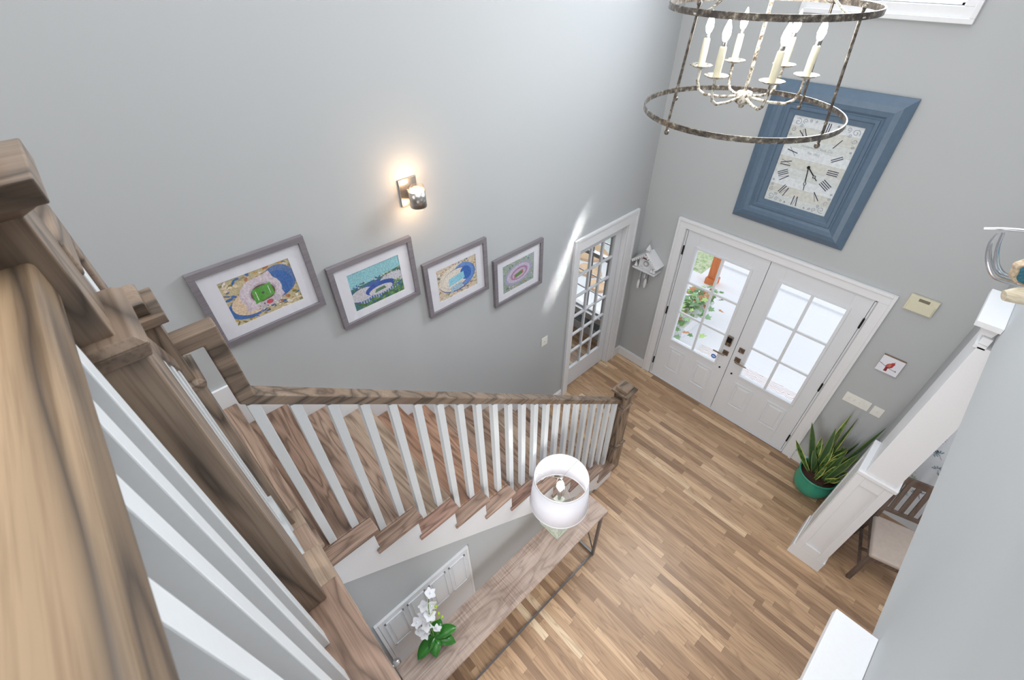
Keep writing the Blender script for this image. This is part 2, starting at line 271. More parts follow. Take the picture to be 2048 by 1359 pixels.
# ------------------------------------------------------------------ mesh helpers
class MB:
    def __init__(s): s.v = []; s.f = []; s.c = []; s.sm = []
    def add(s, vs, fs, col=None, smooth=False):
        b = len(s.v); s.v += [tuple(v) for v in vs]
        for f in fs: s.f.append(tuple(b + i for i in f)); s.c.append(col); s.sm.append(smooth)
        return s
    def box(s, x0, x1, y0, y1, z0, z1, col=None):
        x0, x1 = sorted((x0, x1)); y0, y1 = sorted((y0, y1)); z0, z1 = sorted((z0, z1))
        vs = [(x, y, z) for z in (z0, z1) for y in (y0, y1) for x in (x0, x1)]
        return s.add(vs, [(0, 2, 3, 1), (4, 5, 7, 6), (0, 1, 5, 4), (2, 6, 7, 3), (0, 4, 6, 2), (1, 3, 7, 5)], col)
    def frus(s, cx, cy, z0, z1, hx0, hy0, hx1, hy1, col=None):
        vs = [(cx + a * hx0, cy + b * hy0, z0) for a, b in ((-1, -1), (1, -1), (1, 1), (-1, 1))] + [(cx + a * hx1, cy + b * hy1, z1) for a, b in ((-1, -1), (1, -1), (1, 1), (-1, 1))]
        return s.add(vs, [(3, 2, 1, 0), (4, 5, 6, 7), (0, 1, 5, 4), (1, 2, 6, 5), (2, 3, 7, 6), (3, 0, 4, 7)], col)
    def prism(s, pts, axis, a, b, col=None):
        """pts 2D polygon in the two remaining axes (in order), extruded a..b along axis"""
        def mk(p, t):
            if axis == 0: return (t, p[0], p[1])
            if axis == 1: return (p[0], t, p[1])
            return (p[0], p[1], t)
        n = len(pts); vs = [mk(p, a) for p in pts] + [mk(p, b) for p in pts]
        return s.add(vs, [tuple(range(n))[::-1], tuple(range(n, 2 * n))] + [(i, (i + 1) % n, n + (i + 1) % n, n + i) for i in range(n)], col)
    def beam(s, p, q, w, h, up=(0, 0, 1), col=None):
        p = Vector(p); q = Vector(q); d = (q - p).normalized(); u = Vector(up); sd = d.cross(u)
        if sd.length < 1e-5: sd = d.cross(Vector((0, 1, 0)))
        sd.normalize(); u = sd.cross(d).normalized(); vs = []
        for c in (p, q):
            for a, b in ((-1, -1), (1, -1), (1, 1), (-1, 1)): vs.append(c + sd * a * w / 2 + u * b * h / 2)
        return s.add(vs, [(0, 1, 2, 3), (7, 6, 5, 4), (0, 4, 5, 1), (1, 5, 6, 2), (2, 6, 7, 3), (3, 7, 4, 0)], col)
    def tube(s, pts, r, n=10, caps=True, col=None, closed=False, sq=(1, 1)):
        pts = [Vector(p) for p in pts]; m_ = len(pts); rr = r if isinstance(r, (list, tuple)) else [r] * m_
        rings = []; prev = None
        for i, p in enumerate(pts):
            if closed: d = pts[(i + 1) % m_] - pts[i - 1]
            else: d = pts[min(i + 1, m_ - 1)] - pts[max(i - 1, 0)]
            d.normalize()
            if prev is None:
                a = Vector((0, 0, 1)) if abs(d.z) < 0.9 else Vector((1, 0, 0)); u = d.cross(a).normalized()
            else: u = (prev - d * prev.dot(d)).normalized()
            prev = u; w = d.cross(u)
            rings.append([p + (u * math.cos(2 * PI * k / n) * sq[0] + w * math.sin(2 * PI * k / n) * sq[1]) * rr[i] for k in range(n)])
        vs = [v for rg in rings for v in rg]; fs = []
        for i in range(m_ if closed else m_ - 1):
            j = (i + 1) % m_
            for k in range(n): fs.append((i * n + k, i * n + (k + 1) % n, j * n + (k + 1) % n, j * n + k))
        s.add(vs, fs, col, True)
        if caps and not closed: s.add(rings[0], [tuple(range(n))[::-1]], col); s.add(rings[-1], [tuple(range(n))], col)
        return s
    def lathe(s, prof, cx=0, cy=0, n=32, col=None, a0=0, a1=2 * PI, smooth=True):
        full = abs(a1 - a0 - 2 * PI) < 1e-6; m_ = len(prof); c = n if full else n + 1
        vs = [(cx + r * math.cos(a0 + (a1 - a0) * k / n), cy + r * math.sin(a0 + (a1 - a0) * k / n), z) for r, z in prof for k in range(c)]
        fs = [(i * c + k, i * c + (k + 1) % c, (i + 1) * c + (k + 1) % c, (i + 1) * c + k) for i in range(m_ - 1) for k in range(n)]
        return s.add(vs, fs, col, smooth)
    def ball(s, c, r, n=12, col=None, sc=(1, 1, 1)):
        c = Vector(c); vs = []; fs = []; mm = n // 2 + 1
        for i in range(mm):
            t = PI * i / (mm - 1)
            for k in range(n): vs.append((c.x + sc[0] * r * math.sin(t) * math.cos(2 * PI * k / n), c.y + sc[1] * r * math.sin(t) * math.sin(2 * PI * k / n), c.z + sc[2] * r * math.cos(t)))
        for i in range(mm - 1):
            for k in range(n): fs.append((i * n + k, (i + 1) * n + k, (i + 1) * n + (k + 1) % n, i * n + (k + 1) % n))
        return s.add(vs, fs, col, True)
    def xf(s, mat, start=0):
        s.v[start:] = [tuple(mat @ Vector(v)) for v in s.v[start:]]; return s
def place(o, loc, parent=None):
    COL.objects.link(o)
    if parent: o.parent = parent
    o.location = loc
def build(name, mb, mat, parent=None, loc=None, local=False, bevel=0.0, seg=2):
    """one mesh object; vertices in world coordinates unless local"""
    if loc is None:
        if parent and not local: loc = wloc(parent)
        elif local: loc = Vector((0, 0, 0))
        else:
            xs, ys, zs = zip(*mb.v); loc = Vector(((min(xs) + max(xs)) / 2, (min(ys) + max(ys)) / 2, min(zs)))
    loc = Vector(loc); off = Vector((0, 0, 0)) if local else loc
    me = bpy.data.meshes.new(name); me.from_pydata([tuple(Vector(v) - off) for v in mb.v], [], mb.f)
    me.materials.append(M[mat] if isinstance(mat, str) else mat)
    me.polygons.foreach_set('use_smooth', mb.sm)
    if any(c is not None for c in mb.c):
        at = me.color_attributes.new('Col', 'FLOAT_COLOR', 'CORNER'); d = []
        for p, c in zip(me.polygons, mb.c):
            for _ in p.loop_indices: d += [*(c or (1, 1, 1)), 1.0]
        at.data.foreach_set('color', d)
    me.validate(); me.update()
    o = bpy.data.objects.new(name, me)
    place(o, Vector((0, 0, 0)) if parent else loc, parent)
    if bevel:
        b = o.modifiers.new('bevel', 'BEVEL'); b.width = bevel; b.segments = seg; b.limit_method = 'ANGLE'; b.angle_limit = 0.7
    return o
def wloc(o):
    v = Vector(o.location); p = o.parent
    while p: v = v + p.location; p = p.parent
    return v
def tag(o, label, cat=None, group=None):
    o['label'] = label
    if cat: o['category'] = cat
    if group: o['group'] = group
    return o
def thing(name, label, cat, loc, group=None, rz=0):
    o = bpy.data.objects.new(name, None); o.empty_display_size = 0.1; COL.objects.link(o); o.location = loc; o.rotation_euler = (0, 0, rz)
    return tag(o, label, cat, group)
def struct(name, mb, mat, label=None, parent=None, bevel=0.0):
    o = build(name, mb, mat, parent, bevel=bevel)
    if not parent: o['kind'] = 'structure'
    if label: o['label'] = label
    return o
def copytree(root, loc, group=None, label=None):
    r = root.copy(); COL.objects.link(r); r.location = loc
    if label: r['label'] = label
    if group: r['group'] = group
    for ch in root.children:
        c = ch.copy(); COL.objects.link(c); c.parent = r
        for g in ch.children:
            d = g.copy(); COL.objects.link(d); d.parent = c
    return r
def disc(c, rx, rz, n=16, a=0):  # 2D ellipse pts
    return [(c[0] + rx * math.cos(2 * PI * k / n) * math.cos(a) - rz * math.sin(2 * PI * k / n) * math.sin(a), c[1] + rx * math.cos(2 * PI * k / n) * math.sin(a) + rz * math.sin(2 * PI * k / n) * math.cos(a)) for k in range(n)]

# ------------------------------------------------------------------ room shell
TOP = 5.95
# floor of the foyer, study, dining room
fl = MB().box(-3.2, 5.6, -7.0, 0.0, -0.12, 0.0); struct('floor', fl, 'floor', 'oak strip floor running through foyer and side rooms')
# left wall with french door opening (y -1.165..-0.30, z<2.196)
w = MB()
w.box(-0.14, 0, -7.0, -1.165, 0, TOP).box(-0.14, 0, -1.165, -0.30, 2.196, TOP).box(-0.14, 0, -0.30, 0.14, 0, TOP)
struct('wall_left', w, 'wall', 'tall pale grey wall behind the framed stadium prints')
# front wall with entry opening, upper window, study window and dining part
w = MB(); D0, D1, DH = 0.565, 2.425, 2.232
w.box(0, D0, 0, 0.14, 0, TOP).box(D1, 3.06, 0, 0.14, 0, TOP).box(D0, D1, 0, 0.14, DH, 4.31)
w.box(D0, 1.08, 0, 0.14, 4.31, TOP).box(1.957, D1, 0, 0.14, 4.31, TOP).box(1.08, 1.957, 0, 0.14, 5.7, TOP)
struct('wall_front', w, 'wall', 'tall grey entry wall around the double doors')
w = MB().box(-3.2, -1.75, 0, 0.14, 0, 2.9).box(-0.36, -0.14, 0, 0.14, 0, 2.9).box(-1.75, -0.36, 0, 0.14, 0, 0.42).box(-1.75, -0.36, 0, 0.14, 2.2, 2.9)
struct('wall_study_front', w, 'tealwall', 'teal wall of the study under its window')
w = MB().box(-3.2, -3.06, -5, 0, 0, 2.9).box(-3.2, 0, -5.14, -5, 0, 2.9)
struct('wall_study', w, 'tealwall')
struct('ceiling_study', MB().box(-3.2, -0.14, -5, 0.14, 2.9, 3.0), 'ceil')
# right wall: stub by the front, header and knee wall over the dining opening
w = MB().box(3.06, 3.24, -0.73, 0, 0, 2.87).box(3.06, 3.24, -4.545, 0, 2.885, 3.86).box(3.06, 3.24, -4.545, -3.76, 0, 2.885)
struct('wall_right', w, 'wall', 'grey knee wall over the dining room opening')
struct('trim_1', MB().box(3.0, 3.36, -4.6, 0, 3.86, 3.9), 'white', 'white ledge board capping the knee wall')
# dining room shell
w = MB().box(3.24, 5.6, 0, 0.14, 0, 2.9); struct('wall_dining_front', w, 'paper', 'white botanical wallpaper in the dining room')
struct('wall_dining_side', MB().box(5.5, 5.6, -5, 0, 0, 2.9), 'paper')
struct('ceiling_dining', MB().box(3.24, 5.6, -5, 0.14, 2.9, 3.0), 'ceil')
# upstairs rooms behind the ledge
struct('wall_upper_front', MB().box(3.06, 5.6, 0.0, 0.14, 3.0, TOP), 'wall')
# wallpaper sprigs: painted leaves on the dining wall
sp = MB()
for i in range(60):
    x = 3.3 + R_.random() * 0.9; z = 0.25 + R_.random() * 1.6; a = R_.random() * PI
    c = R_.choice([srgb(140, 158, 172), srgb(160, 188, 200), srgb(130, 132, 142), srgb(170, 186, 172), srgb(190, 176, 184)])
    for k in range(5):
        b = a + (k - 2) * 0.5; r = 0.035
        sp.prism(disc((x + math.cos(b) * r, z + math.sin(b) * r), 0.018, 0.006, 8, b), 1, -0.0015, -0.0005, c)
    sp.beam((x, -0.001, z), (x - math.cos(a) * 0.06, -0.001, z - math.sin(a) * 0.06), 0.003, 0.001, (0, 1, 0), c)
o = build('leaf_sprigs', sp, 'paint', bpy.data.objects['wall_dining_front'])

struct('ceiling', MB().box(-0.14, 5.7, -7.1, 0.14, TOP, TOP + 0.1), 'ceil', 'white ceiling high above the foyer')
struct('wall_upper_right', MB().box(5.6, 5.7, -7.1, 0.14, 0, TOP), 'wall')
# upper hall slab (part of the upper floor)
struct('floor_upper', MB().box(1.90, 3.06, -7.0, -4.60, 3.262, 3.303).box(3.24, 5.6, -7, 0, 3.262, 3.303), 'tread_d', 'dark oak floor of the upper hall')
struct('trim_2', MB().box(1.90, 3.06, -4.60, -4.575, 2.96, 3.262), 'white', 'white fascia board under the upper hall edge')
struct('wall_hall_under', MB().box(1.212, 2.13, -4.72, -4.60, 0, 2.96).box(2.13, 3.06, -4.72, -4.60, 2.7, 2.96).box(1.9, 3.06, -4.70, -4.60, 2.96, 3.262), 'wall', 'grey wall below the upper hall beside the console table')
struct('wall_back', MB().box(-0.14, 5.6, -7.1, -7.0, 0, TOP), 'wall')

# baseboards
def bb(name, boxes, label=None):
    b = MB()
    for x0, x1, y0, y1 in boxes:
        b.box(x0, x1, y0, y1, 0, 0.125)
        if x1 - x0 < y1 - y0:
            if x0 < 0.1: b.box(x0, x0 + 0.011, y0, y1, 0.125, 0.145)
            else: b.box(x1 - 0.011, x1, y0, y1, 0.125, 0.145)
        else: b.box(x0, x1, y1 - 0.011, y1, 0.125, 0.145)
    struct(name, b, 'white', label, bevel=0.002)
bb('baseboard_front', [(0.0, 0.445, -0.018, 0)], 'white baseboard between the two doors')
bb('baseboard_left', [(0, 0.018, -1.73, -1.275), (0, 0.018, -0.155, -0.018)], 'white baseboard at the foot of the left wall')
bb('baseboard_right', [(2.54, 3.06, -0.018, 0)], 'white baseboard behind the potted plant')
bb('baseboard_study', [(-3.06, -0.14, -0.02, 0)])

# ------------------------------------------------------------------ entry doors
def casing(mb, x0, x1, z1, wdt, y0=-0.022):
    # outer x0..x1, outer top z1; profiled: flat + raised outer band
    for a, b in ((x0, x0 + wdt), (x1 - wdt, x1)): mb.box(a, b, y0, 0, 0, z1 - wdt)
    mb.box(x0, x1, y0, 0, z1 - wdt, z1)
    mb.box(x0, x0 + 0.028, y0 - 0.012, y0, 0, z1).box(x1 - 0.028, x1, y0 - 0.012, y0, 0, z1).box(x0 + 0.028, x1 - 0.028, y0 - 0.012, y0, z1 - 0.028, z1)
c = MB(); casing(c, 0.447, 2.54, 2.345, 0.105)
struct('trim_3', c, 'white', 'white casing around the double entry doors', bevel=0.003)
struct('trim_4', MB().box(D0, D0 + 0.012, 0, 0.13, 0, DH).box(D1 - 0.012, D1, 0, 0.13, 0, DH).box(D0, D1, 0, 0.13, DH - 0.01, DH).box(D0, D1, -0.01, 0.16, -0.01, 0.008).box(D0 + 0.01, D0 + 0.045, 0.052, 0.1, 0, DH - 0.01).box(D1 - 0.045, D1 - 0.01, 0.052, 0.1, 0, DH - 0.01).box(D0 + 0.045, D1 - 0.045, 0.052, 0.1, DH - 0.045, DH - 0.01), 'doorw', 'white jamb of the double entry doors')
def rail_panel(x0, x1, z0, z1):
    """raised panel with moulding, on plane y=0.004"""
    m_ = MB()
    t = 0.022
    for a, b, e, f in ((x0, x1, z0, z0 + t), (x0, x1, z1 - t, z1), (x0, x0 + t, z0 + t, z1 - t), (x1 - t, x1, z0 + t, z1 - t)):
        m_.box(a, b, -0.003, 0.012, e, f)
    vs = []
    i, j = t + 0.012, t + 0.034
    for (k, y) in ((i, 0.006), (j, -0.002)):
        vs += [(x0 + k, y, z0 + k), (x1 - k, y, z0 + k), (x1 - k, y, z1 - k), (x0 + k, y, z1 - k)]
    m_.add(vs, [(4, 5, 6, 7), (0, 1, 5, 4), (1, 2, 6, 5), (2, 3, 7, 6), (3, 0, 4, 7)])
    return m_
def entry_leaf(nm, x0, x1, gx0, gx1, pans, hinge_x, label):
    GZ0, GZ1 = 0.725, 2.045; z0, z1 = 0.012, 2.22
    t = thing(nm, label, 'door', (hinge_x, 0.03, 0)); t['kind'] = 'structure'; del t['category']
    b = MB(); ya, yb = 0.006, 0.05
    b.box(x0, gx0, ya, yb, z0, z1).box(gx1, x1, ya, yb, z0, z1).box(gx0, gx1, ya, yb, GZ1, z1).box(gx0, gx1, ya, yb, z0, GZ0)
    build('door_leaf', b, 'doorw', t, bevel=0.002)
    g = MB(); k = 0.028
    g.box(gx0 - k, gx1 + k, -0.006, 0.012, GZ0 - k, GZ0).box(gx0 - k, gx1 + k, -0.006, 0.012, GZ1, GZ1 + k).box(gx0 - k, gx0, -0.006, 0.012, GZ0, GZ1).box(gx1, gx1 + k, -0.006, 0.012, GZ0, GZ1)
    xm = (gx0 + gx1) / 2; g.box(xm - 0.014, xm + 0.014, 0.0, 0.02, GZ0, GZ1)
    for i in (1, 2):
        z = GZ0 + (GZ1 - GZ0) * i / 3; g.box(gx0, xm - 0.014, 0.0, 0.02, z - 0.014, z + 0.014).box(xm + 0.014, gx1, 0.0, 0.02, z - 0.014, z + 0.014)
    build('glazing_bars', g, 'doorw', t, bevel=0.003)
    build('glass_pane', MB().box(gx0, gx1, 0.021, 0.025, GZ0, GZ1), 'glass', t)
    for a, b_ in pans: build('raised_panel', rail_panel(a, b_, 0.215, 0.60), 'doorw', t, bevel=0.002)
    for z in (0.245, 1.11, 1.97):
        hh = MB().tube([(hinge_x, -0.004, z - 0.05), (hinge_x, -0.004, z + 0.05)], 0.009, 10); hh.ball((hinge_x, -0.004, z + 0.056), 0.009, 8)
        build('hinge', hh, 'blackmetal', t)
    return t
XM = 1.493
dl = entry_leaf('door_1', 0.582, XM - 0.003, 0.734, 1.336, ((0.735, 0.965), (1.115, 1.345)), 0.574, 'left leaf of the white entry doors, with keypad lock')
dr = entry_leaf('door_2', XM + 0.003, 2.408, 1.656, 2.259, ((1.645, 1.875), (2.035, 2.265)), 2.412, 'right leaf of the white entry doors, with square deadbolt')
build('astragal', MB().box(XM - 0.02, XM + 0.02, 0.05, 0.06, 0.02, 2.2), 'doorw', dr)
def lever(x, z, sgn, t):
    build('lever_handle', MB().box(x - 0.033, x + 0.033, -0.006, 0.006, z - 0.033, z + 0.033).tube([(x, -0.006, z), (x, -0.055, z)], 0.011, 12).tube([(x, -0.05, z), (x + sgn * 0.03, -0.056, z), (x + sgn * 0.13, -0.052, z - 0.004)], [0.011, 0.011, 0.008], 10), 'bronze', t, bevel=0.002)
lever(1.417, 0.937, -1, dl); lever(1.57, 0.922, 1, dr)
kp = MB().box(1.378, 1.444, -0.026, 0.006, 1.055, 1.19); o = build('keypad_lock', kp, 'bronze', dl, bevel=0.008)
build('keypad_screen', MB().box(1.384, 1.438, -0.029, -0.024, 1.11, 1.184), 'blackmetal', o)
build('thumb_turn', MB().box(1.405, 1.417, -0.04, -0.026, 1.065, 1.1), 'nickel', o)
o = build('deadbolt', MB().box(1.54, 1.604, -0.008, 0.006, 1.04, 1.104), 'bronze', dr, bevel=0.002)
build('thumb_turn', MB().beam((1.56, -0.016, 1.09), (1.585, -0.016, 1.055), 0.012, 0.018, (0, 1, 0)), 'nickel', o)
for x, t in ((1.414, dl), (1.568, dr)): build('bore_plug', MB().tube([(x, 0.008, 0.697), (x, -0.004, 0.697)], 0.011, 14), 'blackmetal', t)
st = MB().prism(disc((1.298, 0.79), 0.032, 0.03, 20), 1, 0.018, 0.0205); o = build('sticker', st, 'stickerblue', dl); o['label'] = 'round blue sticker'
build('sticker_print', MB().prism(disc((1.298, 0.79), 0.022, 0.012, 14), 1, 0.0172, 0.0182), 'stickerlight', o)

# upper window
u = MB(); x0, x1, z0, z1 = 0.986, 2.051, 4.215, 5.8; k = 0.09
u.box(x0, x1, -0.022, 0, z0, z0 + k).box(x0, x1, -0.022, 0, z1 - k, z1).box(x0, x0 + k, -0.022, 0, z0 + k, z1 - k).box(x1 - k, x1, -0.022, 0, z0 + k, z1 - k)
u.box(x0, x1, -0.036, -0.022, z0, z0 + 0.03).box(x0, x0 + 0.03, -0.036, -0.022, z0 + 0.03, z1).box(x1 - 0.03, x1, -0.036, -0.022, z0 + 0.03, z1)
u.box(x0 + k, x1 - k, 0, 0.1, z0 + k, z0 + k + 0.02).box(x0 + k, x0 + k + 0.02, 0, 0.1, z0 + k, z1 - k).box(x1 - k - 0.02, x1 - k, 0, 0.1, z0 + k, z1 - k)
u.box(x0 + k + .02, x1 - k - .02, 0.05, 0.09, z0 + k + 0.02, z0 + k + 0.06)
wn = struct('window_1', u, 'white', 'high white framed window above the clock', bevel=0.003)
build('glass_pane', MB().box(x0 + k, x1 - k, 0.065, 0.07, z0 + k, z1 - k), 'glass', wn)

# ------------------------------------------------------------------ french door in the left wall
c = MB(); wd = 0.105
c.box(0, 0.02, -1.27, -1.165, 0, 2.196).box(0, 0.02, -0.30, -0.158, 0, 2.196).box(0, 0.02, -1.27, -0.158, 2.196, 2.345)
c.box(0.02, 0.032, -1.27, -1.242, 0, 2.345).box(0.02, 0.032, -0.186, -0.158, 0, 2.345).box(0.02, 0.032, -1.242, -0.186, 2.317, 2.345)
c.box(-0.14, 0, -1.165, -1.152, 0, 2.196).box(-0.14, 0, -0.313, -0.30, 0, 2.196).box(-0.14, 0, -1.165, -0.30, 2.184, 2.196)
struct('trim_5', c, 'white', 'white casing around the multi-pane interior door', bevel=0.003)
fd = thing('door_3', 'white fifteen-lite interior door opening to the study', 'door', (-0.08, -0.7, 0)); fd['kind'] = 'structure'; del fd['category']
fd['label'] = 'white interior door of many small panes on the left wall'
b = MB(); ya, yb, za, zb = -1.06, -0.43, 0.33, 2.08; xa, xb = -0.10, -0.06
b.box(xa, xb, -1.150, ya, 0.01, 2.18).box(xa, xb, yb, -0.315, 0.01, 2.18).box(xa, xb, ya, yb, zb, 2.18).box(xa, xb, ya, yb, 0.01, za)
build('door_leaf', b, 'doorw', fd, bevel=0.003)
b = MB()
for i in (1, 2): y = ya + (yb - ya) * i / 3; b.box(xa + 0.004, xb - 0.004, y - 0.013, y + 0.013, za, zb)
for i in range(1, 6): z = za + (zb - za) * i / 6; b.box(xa + 0.006, xb - 0.006, ya, yb, z - 0.013, z + 0.013)
build('glazing_bars', b, 'doorw', fd, bevel=0.002)
build('glass_pane', MB().box(-0.082, -0.079, ya, yb, za, zb), 'glass', fd)
lv = MB().tube([(-0.1, -1.1, 0.93), (-0.15, -1.1, 0.93)], 0.011, 10).tube([(-0.15, -1.11, 0.93), (-0.15, -0.98, 0.93)], 0.009, 10).box(-0.107, -0.1, -1.13, -1.07, 0.9, 0.96)
build('lever_handle', lv, 'nickel', fd)
# study window
u = MB(); x0, x1, z0, z1 = -1.75, -0.36, 0.42, 2.2
u.box(x0, x1, 0.0, 0.13, z0, z0 + 0.05).box(x0, x1, 0, 0.13, z1 - 0.05, z1).box(x1 - 0.05, x1, 0, 0.13, z0, z1).box(x0, x0 + 0.05, 0, 0.13, z0, z1)
u.box(x0 - 0.08, x1 + 0.08, -0.06, 0.0, z0 - 0.02, z0 + 0.02).box(x0 - 0.06, x1 + 0.06, -0.02, 0, z0 - 0.12, z0 - 0.02).box(x1, x1 + 0.09, -0.02, 0, z0 + 0.02, z1 + 0.09)
u.box(x0, x1, 0.03, 0.09, 1.34, 1.40)
wn = struct('window_2', u, 'white', 'low study window seen through the many-paned door', bevel=0.002)
g = MB()
for x in (-0.70, -1.04, -1.38): g.box(x - 0.006, x + 0.006, 0.05, 0.07, z0, z1)
for z in (0.75, 1.03, 1.6, 1.85): g.box(x0, x1, 0.05, 0.07, z - 0.006, z + 0.006)
build('muntin', g, 'iron', wn); build('glass_pane', MB().box(x0, x1, 0.072, 0.076, z0, z1), 'glass', wn)

# ------------------------------------------------------------------ outdoors
struct('floor_porch', MB().box(-5, 5, 0.16, 2.98, -0.22, -0.10), 'concrete', 'pale concrete porch outside the entry doors')
struct('path', MB().box(-0.38, 5, 2.98, 9, -0.4, -0.24).box(-0.38, 5, 3.75, 3.9, -0.24, -0.2), 'concrete', 'pale concrete front walk beyond the porch')
struct('ground', MB().box(-9, 9, 2.98, 12, -0.5, -0.27), 'lawn', 'lawn strewn with fallen leaves')
t = build('porch_post', MB().box(-0.09, 0.06, 2.77, 2.92, -0.10, 2.6).box(-0.11, 0.08, 2.74, 2.94, -0.10, 0.02), 'cedar', bevel=0.004)
tag(t, 'orange-stained cedar post at the edge of the porch', 'post')
struct('ceiling_porch', MB().box(-0.3, 4.2, 2.76, 2.95, 2.6, 2.9), 'white')
t = build('door_mat', MB().box(0.75, 2.35, 0.35, 1.18, -0.10, -0.085), 'mat', bevel=0.004); tag(t, 'pale patterned door mat outside the entry doors', 'door mat')
# ivy planter
def leafpoly(s=1.0):
    return [(0, -0.5), (0.25, -0.42), (0.55, -0.5), (0.42, -0.12), (0.62, 0.18), (0.28, 0.15), (0, 0.62), (-0.28, 0.15), (-0.62, 0.18), (-0.42, -0.12), (-0.55, -0.5), (-0.25, -0.42)]
iv = thing('ivy_planter', 'leafy green and rust ivy in a planter by the left entry door', 'plant', (0.3, 1.45, -0.1))
build('planter_box', MB().frus(0.3, 1.45, -0.1, 0.18, 0.14, 0.42, 0.18, 0.48), 'concrete', iv, bevel=0.01)
lf = MB()
for i in range(210):
    cx_, cy_ = 0.28 + R_.gauss(0, 0.13), 1.45 + R_.uniform(-0.62, 0.6); cz = 0.22 + R_.random() * 0.3 - abs(cy_ - 1.45) * 0.25
    s = R_.uniform(0.06, 0.105)
    a = Matrix.Translation((cx_, cy_, cz)) @ Matrix.Rotation(R_.random() * 6.28, 4, 'Z') @ Matrix.Rotation(R_.uniform(-0.6, 0.6), 4, 'X')
    colr = R_.choice([srgb(120, 160, 110), srgb(150, 186, 140), srgb(96, 140, 80), srgb(170, 200, 120), srgb(190, 130, 90)])
    P = leafpoly(); lf.add([a @ Vector((x * s, y * s, 0.12 * s * abs(x))) for x, y in P] + [a @ Vector((0, 0, 0.01))], [(k, (k + 1) % 12, 12) for k in range(12)], colr)
build('ivy_leaves', lf, 'paint', iv)
# wood rounds and hedge outside the study window
for i, (x, y, r) in enumerate([(-2.25, 2.05, 0.42), (-1.8, 1.52, 0.25), (-2.9, 2.4, 0.3), (-1.38, 1.22, 0.2)]):
    z = -0.10 if y + r < 2.98 + r and y < 2.98 else -0.27
    P = [(x + r * (1 + 0.06 * math.sin(3 * a + i) + 0.04 * math.sin(5 * a)) * math.cos(a), y + r * 0.75 * (1 + 0.05 * math.cos(4 * a + i)) * math.sin(a)) for a in [2 * PI * k / 28 for k in range(28)]]
    t = build('wood_slab', MB().prism(P, 2, z, z + 0.06), 'flag', bevel=0.01)
    tag(t, ['largest pale wood slab on the concrete outside the study window', 'medium pale wood slab between the largest and the smallest one', 'farthest pale wood slab, by the green fence outside the study', 'smallest pale wood slab, closest to the study window'][i], 'slab')
t = build('green_fence', MB().box(-7, -1.5, 2.84, 2.9, -0.10, 1.6), plain('pale_green_board', srgb(196, 224, 196), 0.7), bevel=0.004); tag(t, 'pale green board fence beyond the study window', 'fence')

# ------------------------------------------------------------------ staircase
RI, RU, Y1, XS, OV = 0.2064, 0.2545, -1.7332, 1.243, 0.05
FX = {13: 1.12, 14: 1.367, 15: 1.615, 16: 1.87}; YF = -4.545
stair = thing('staircase', 'oak and white L-shaped staircase rising along the left wall', 'staircase', (0.6, -1.7, 0))
tm = ['tread_a', 'tread_b', 'tread_d', 'tread_a', 'tread_b', 'tread_d', 'tread_a', 'tread_c', 'tread_c', 'tread_b', 'tread_a', 'tread_d']
for n in range(1, 12):
    yn = Y1 - RU * (n - 1); z = RI * n
    t = build('tread', MB().box(0.018, 1.147, yn - RU - 0.034, yn, z - 0.034, z), tm[n], stair, bevel=0.007, seg=3)
    build('return_nosing', MB().prism([(1.147, yn), (XS, yn), (XS, yn - RU - OV), (1.2235, yn - RU - OV), (1.2235, yn - RU - 0.034), (1.147, yn - RU - 0.034)], 2, z - 0.034, z), 'return_a' if n % 3 else 'return_b', t, bevel=0.007, seg=3)
    build('riser', MB().box(0.018, 1.205, yn - 0.045, yn - 0.03, z - RI + (0 if n == 1 else 0.0), z - 0.034), 'tread_a' if n % 2 else 'white', stair)
# landing (12)
z = RI * 12
build('tread', MB().prism([(0.018, -4.53), (XS, -4.53), (XS, -4.60), (1.16, -4.60), (1.16, -5.75), (0.018, -5.75)], 2, z - 0.034, z), 'tread_a', stair, bevel=0.009, seg=3)['label'] = 'landing at the turn of the stairs'
build('riser', MB().box(0.018, 1.205, -4.575, -4.56, RI * 11, z - 0.034), 'tread_a', stair)
for n in (13, 14, 15, 16):
    z = RI * n; x = FX[n]; xe = FX[n] + 0.26 if n < 16 else 3.06
    if n < 16:
        t = MB().prism([(x, YF), (xe + 0.05, YF), (xe + 0.05, -4.57), (xe, -4.57), (xe, -5.75), (x, -5.75)], 2, z - 0.034, z)
    else: t = MB().box(x, xe, -4.76, YF, z - 0.034, z + 0.001)
    build('tread', t, ['tread_b', 'tread_a', 'tread_b', 'tread_d'][n - 13], stair, bevel=0.009, seg=3)
    build('riser', MB().box(x + 0.03, x + 0.045, -5.75, YF - 0.03, z - RI, z - 0.034), 'tread_a', stair)
# outer stringer (skirt) with sawtooth top
P = []
for n in range(1, 12):
    yn = Y1 - 0.03 - RU * (n - 1); P += [(yn, RI * (n - 1)), (yn, RI * n - 0.034)]
P = P[0:] + [(-4.56, RI * 11 - 0.034), (-4.56, 1.99)]
P += [(-4.0, 1.56), (-3.0, 0.785), (-2.02, 0.02), (-2.02, 0.0)]
P = [(y, z) for y, z in P]
build('stringer', MB().prism(P, 0, 1.205, 1.222), 'white', stair)
build('stringer', MB().prism([(1.205, 2.477 - 0.034), (1.15, 2.477), (1.15, 2.65), (1.4, 2.65), (1.4, 2.856), (1.65, 2.856), (1.65, 3.06), (1.9, 3.06), (1.9, 2.93), (1.222, 2.05), (1.222, 2.0), (1.205, 2.0)], 1, -4.575, -4.56), 'white', stair)
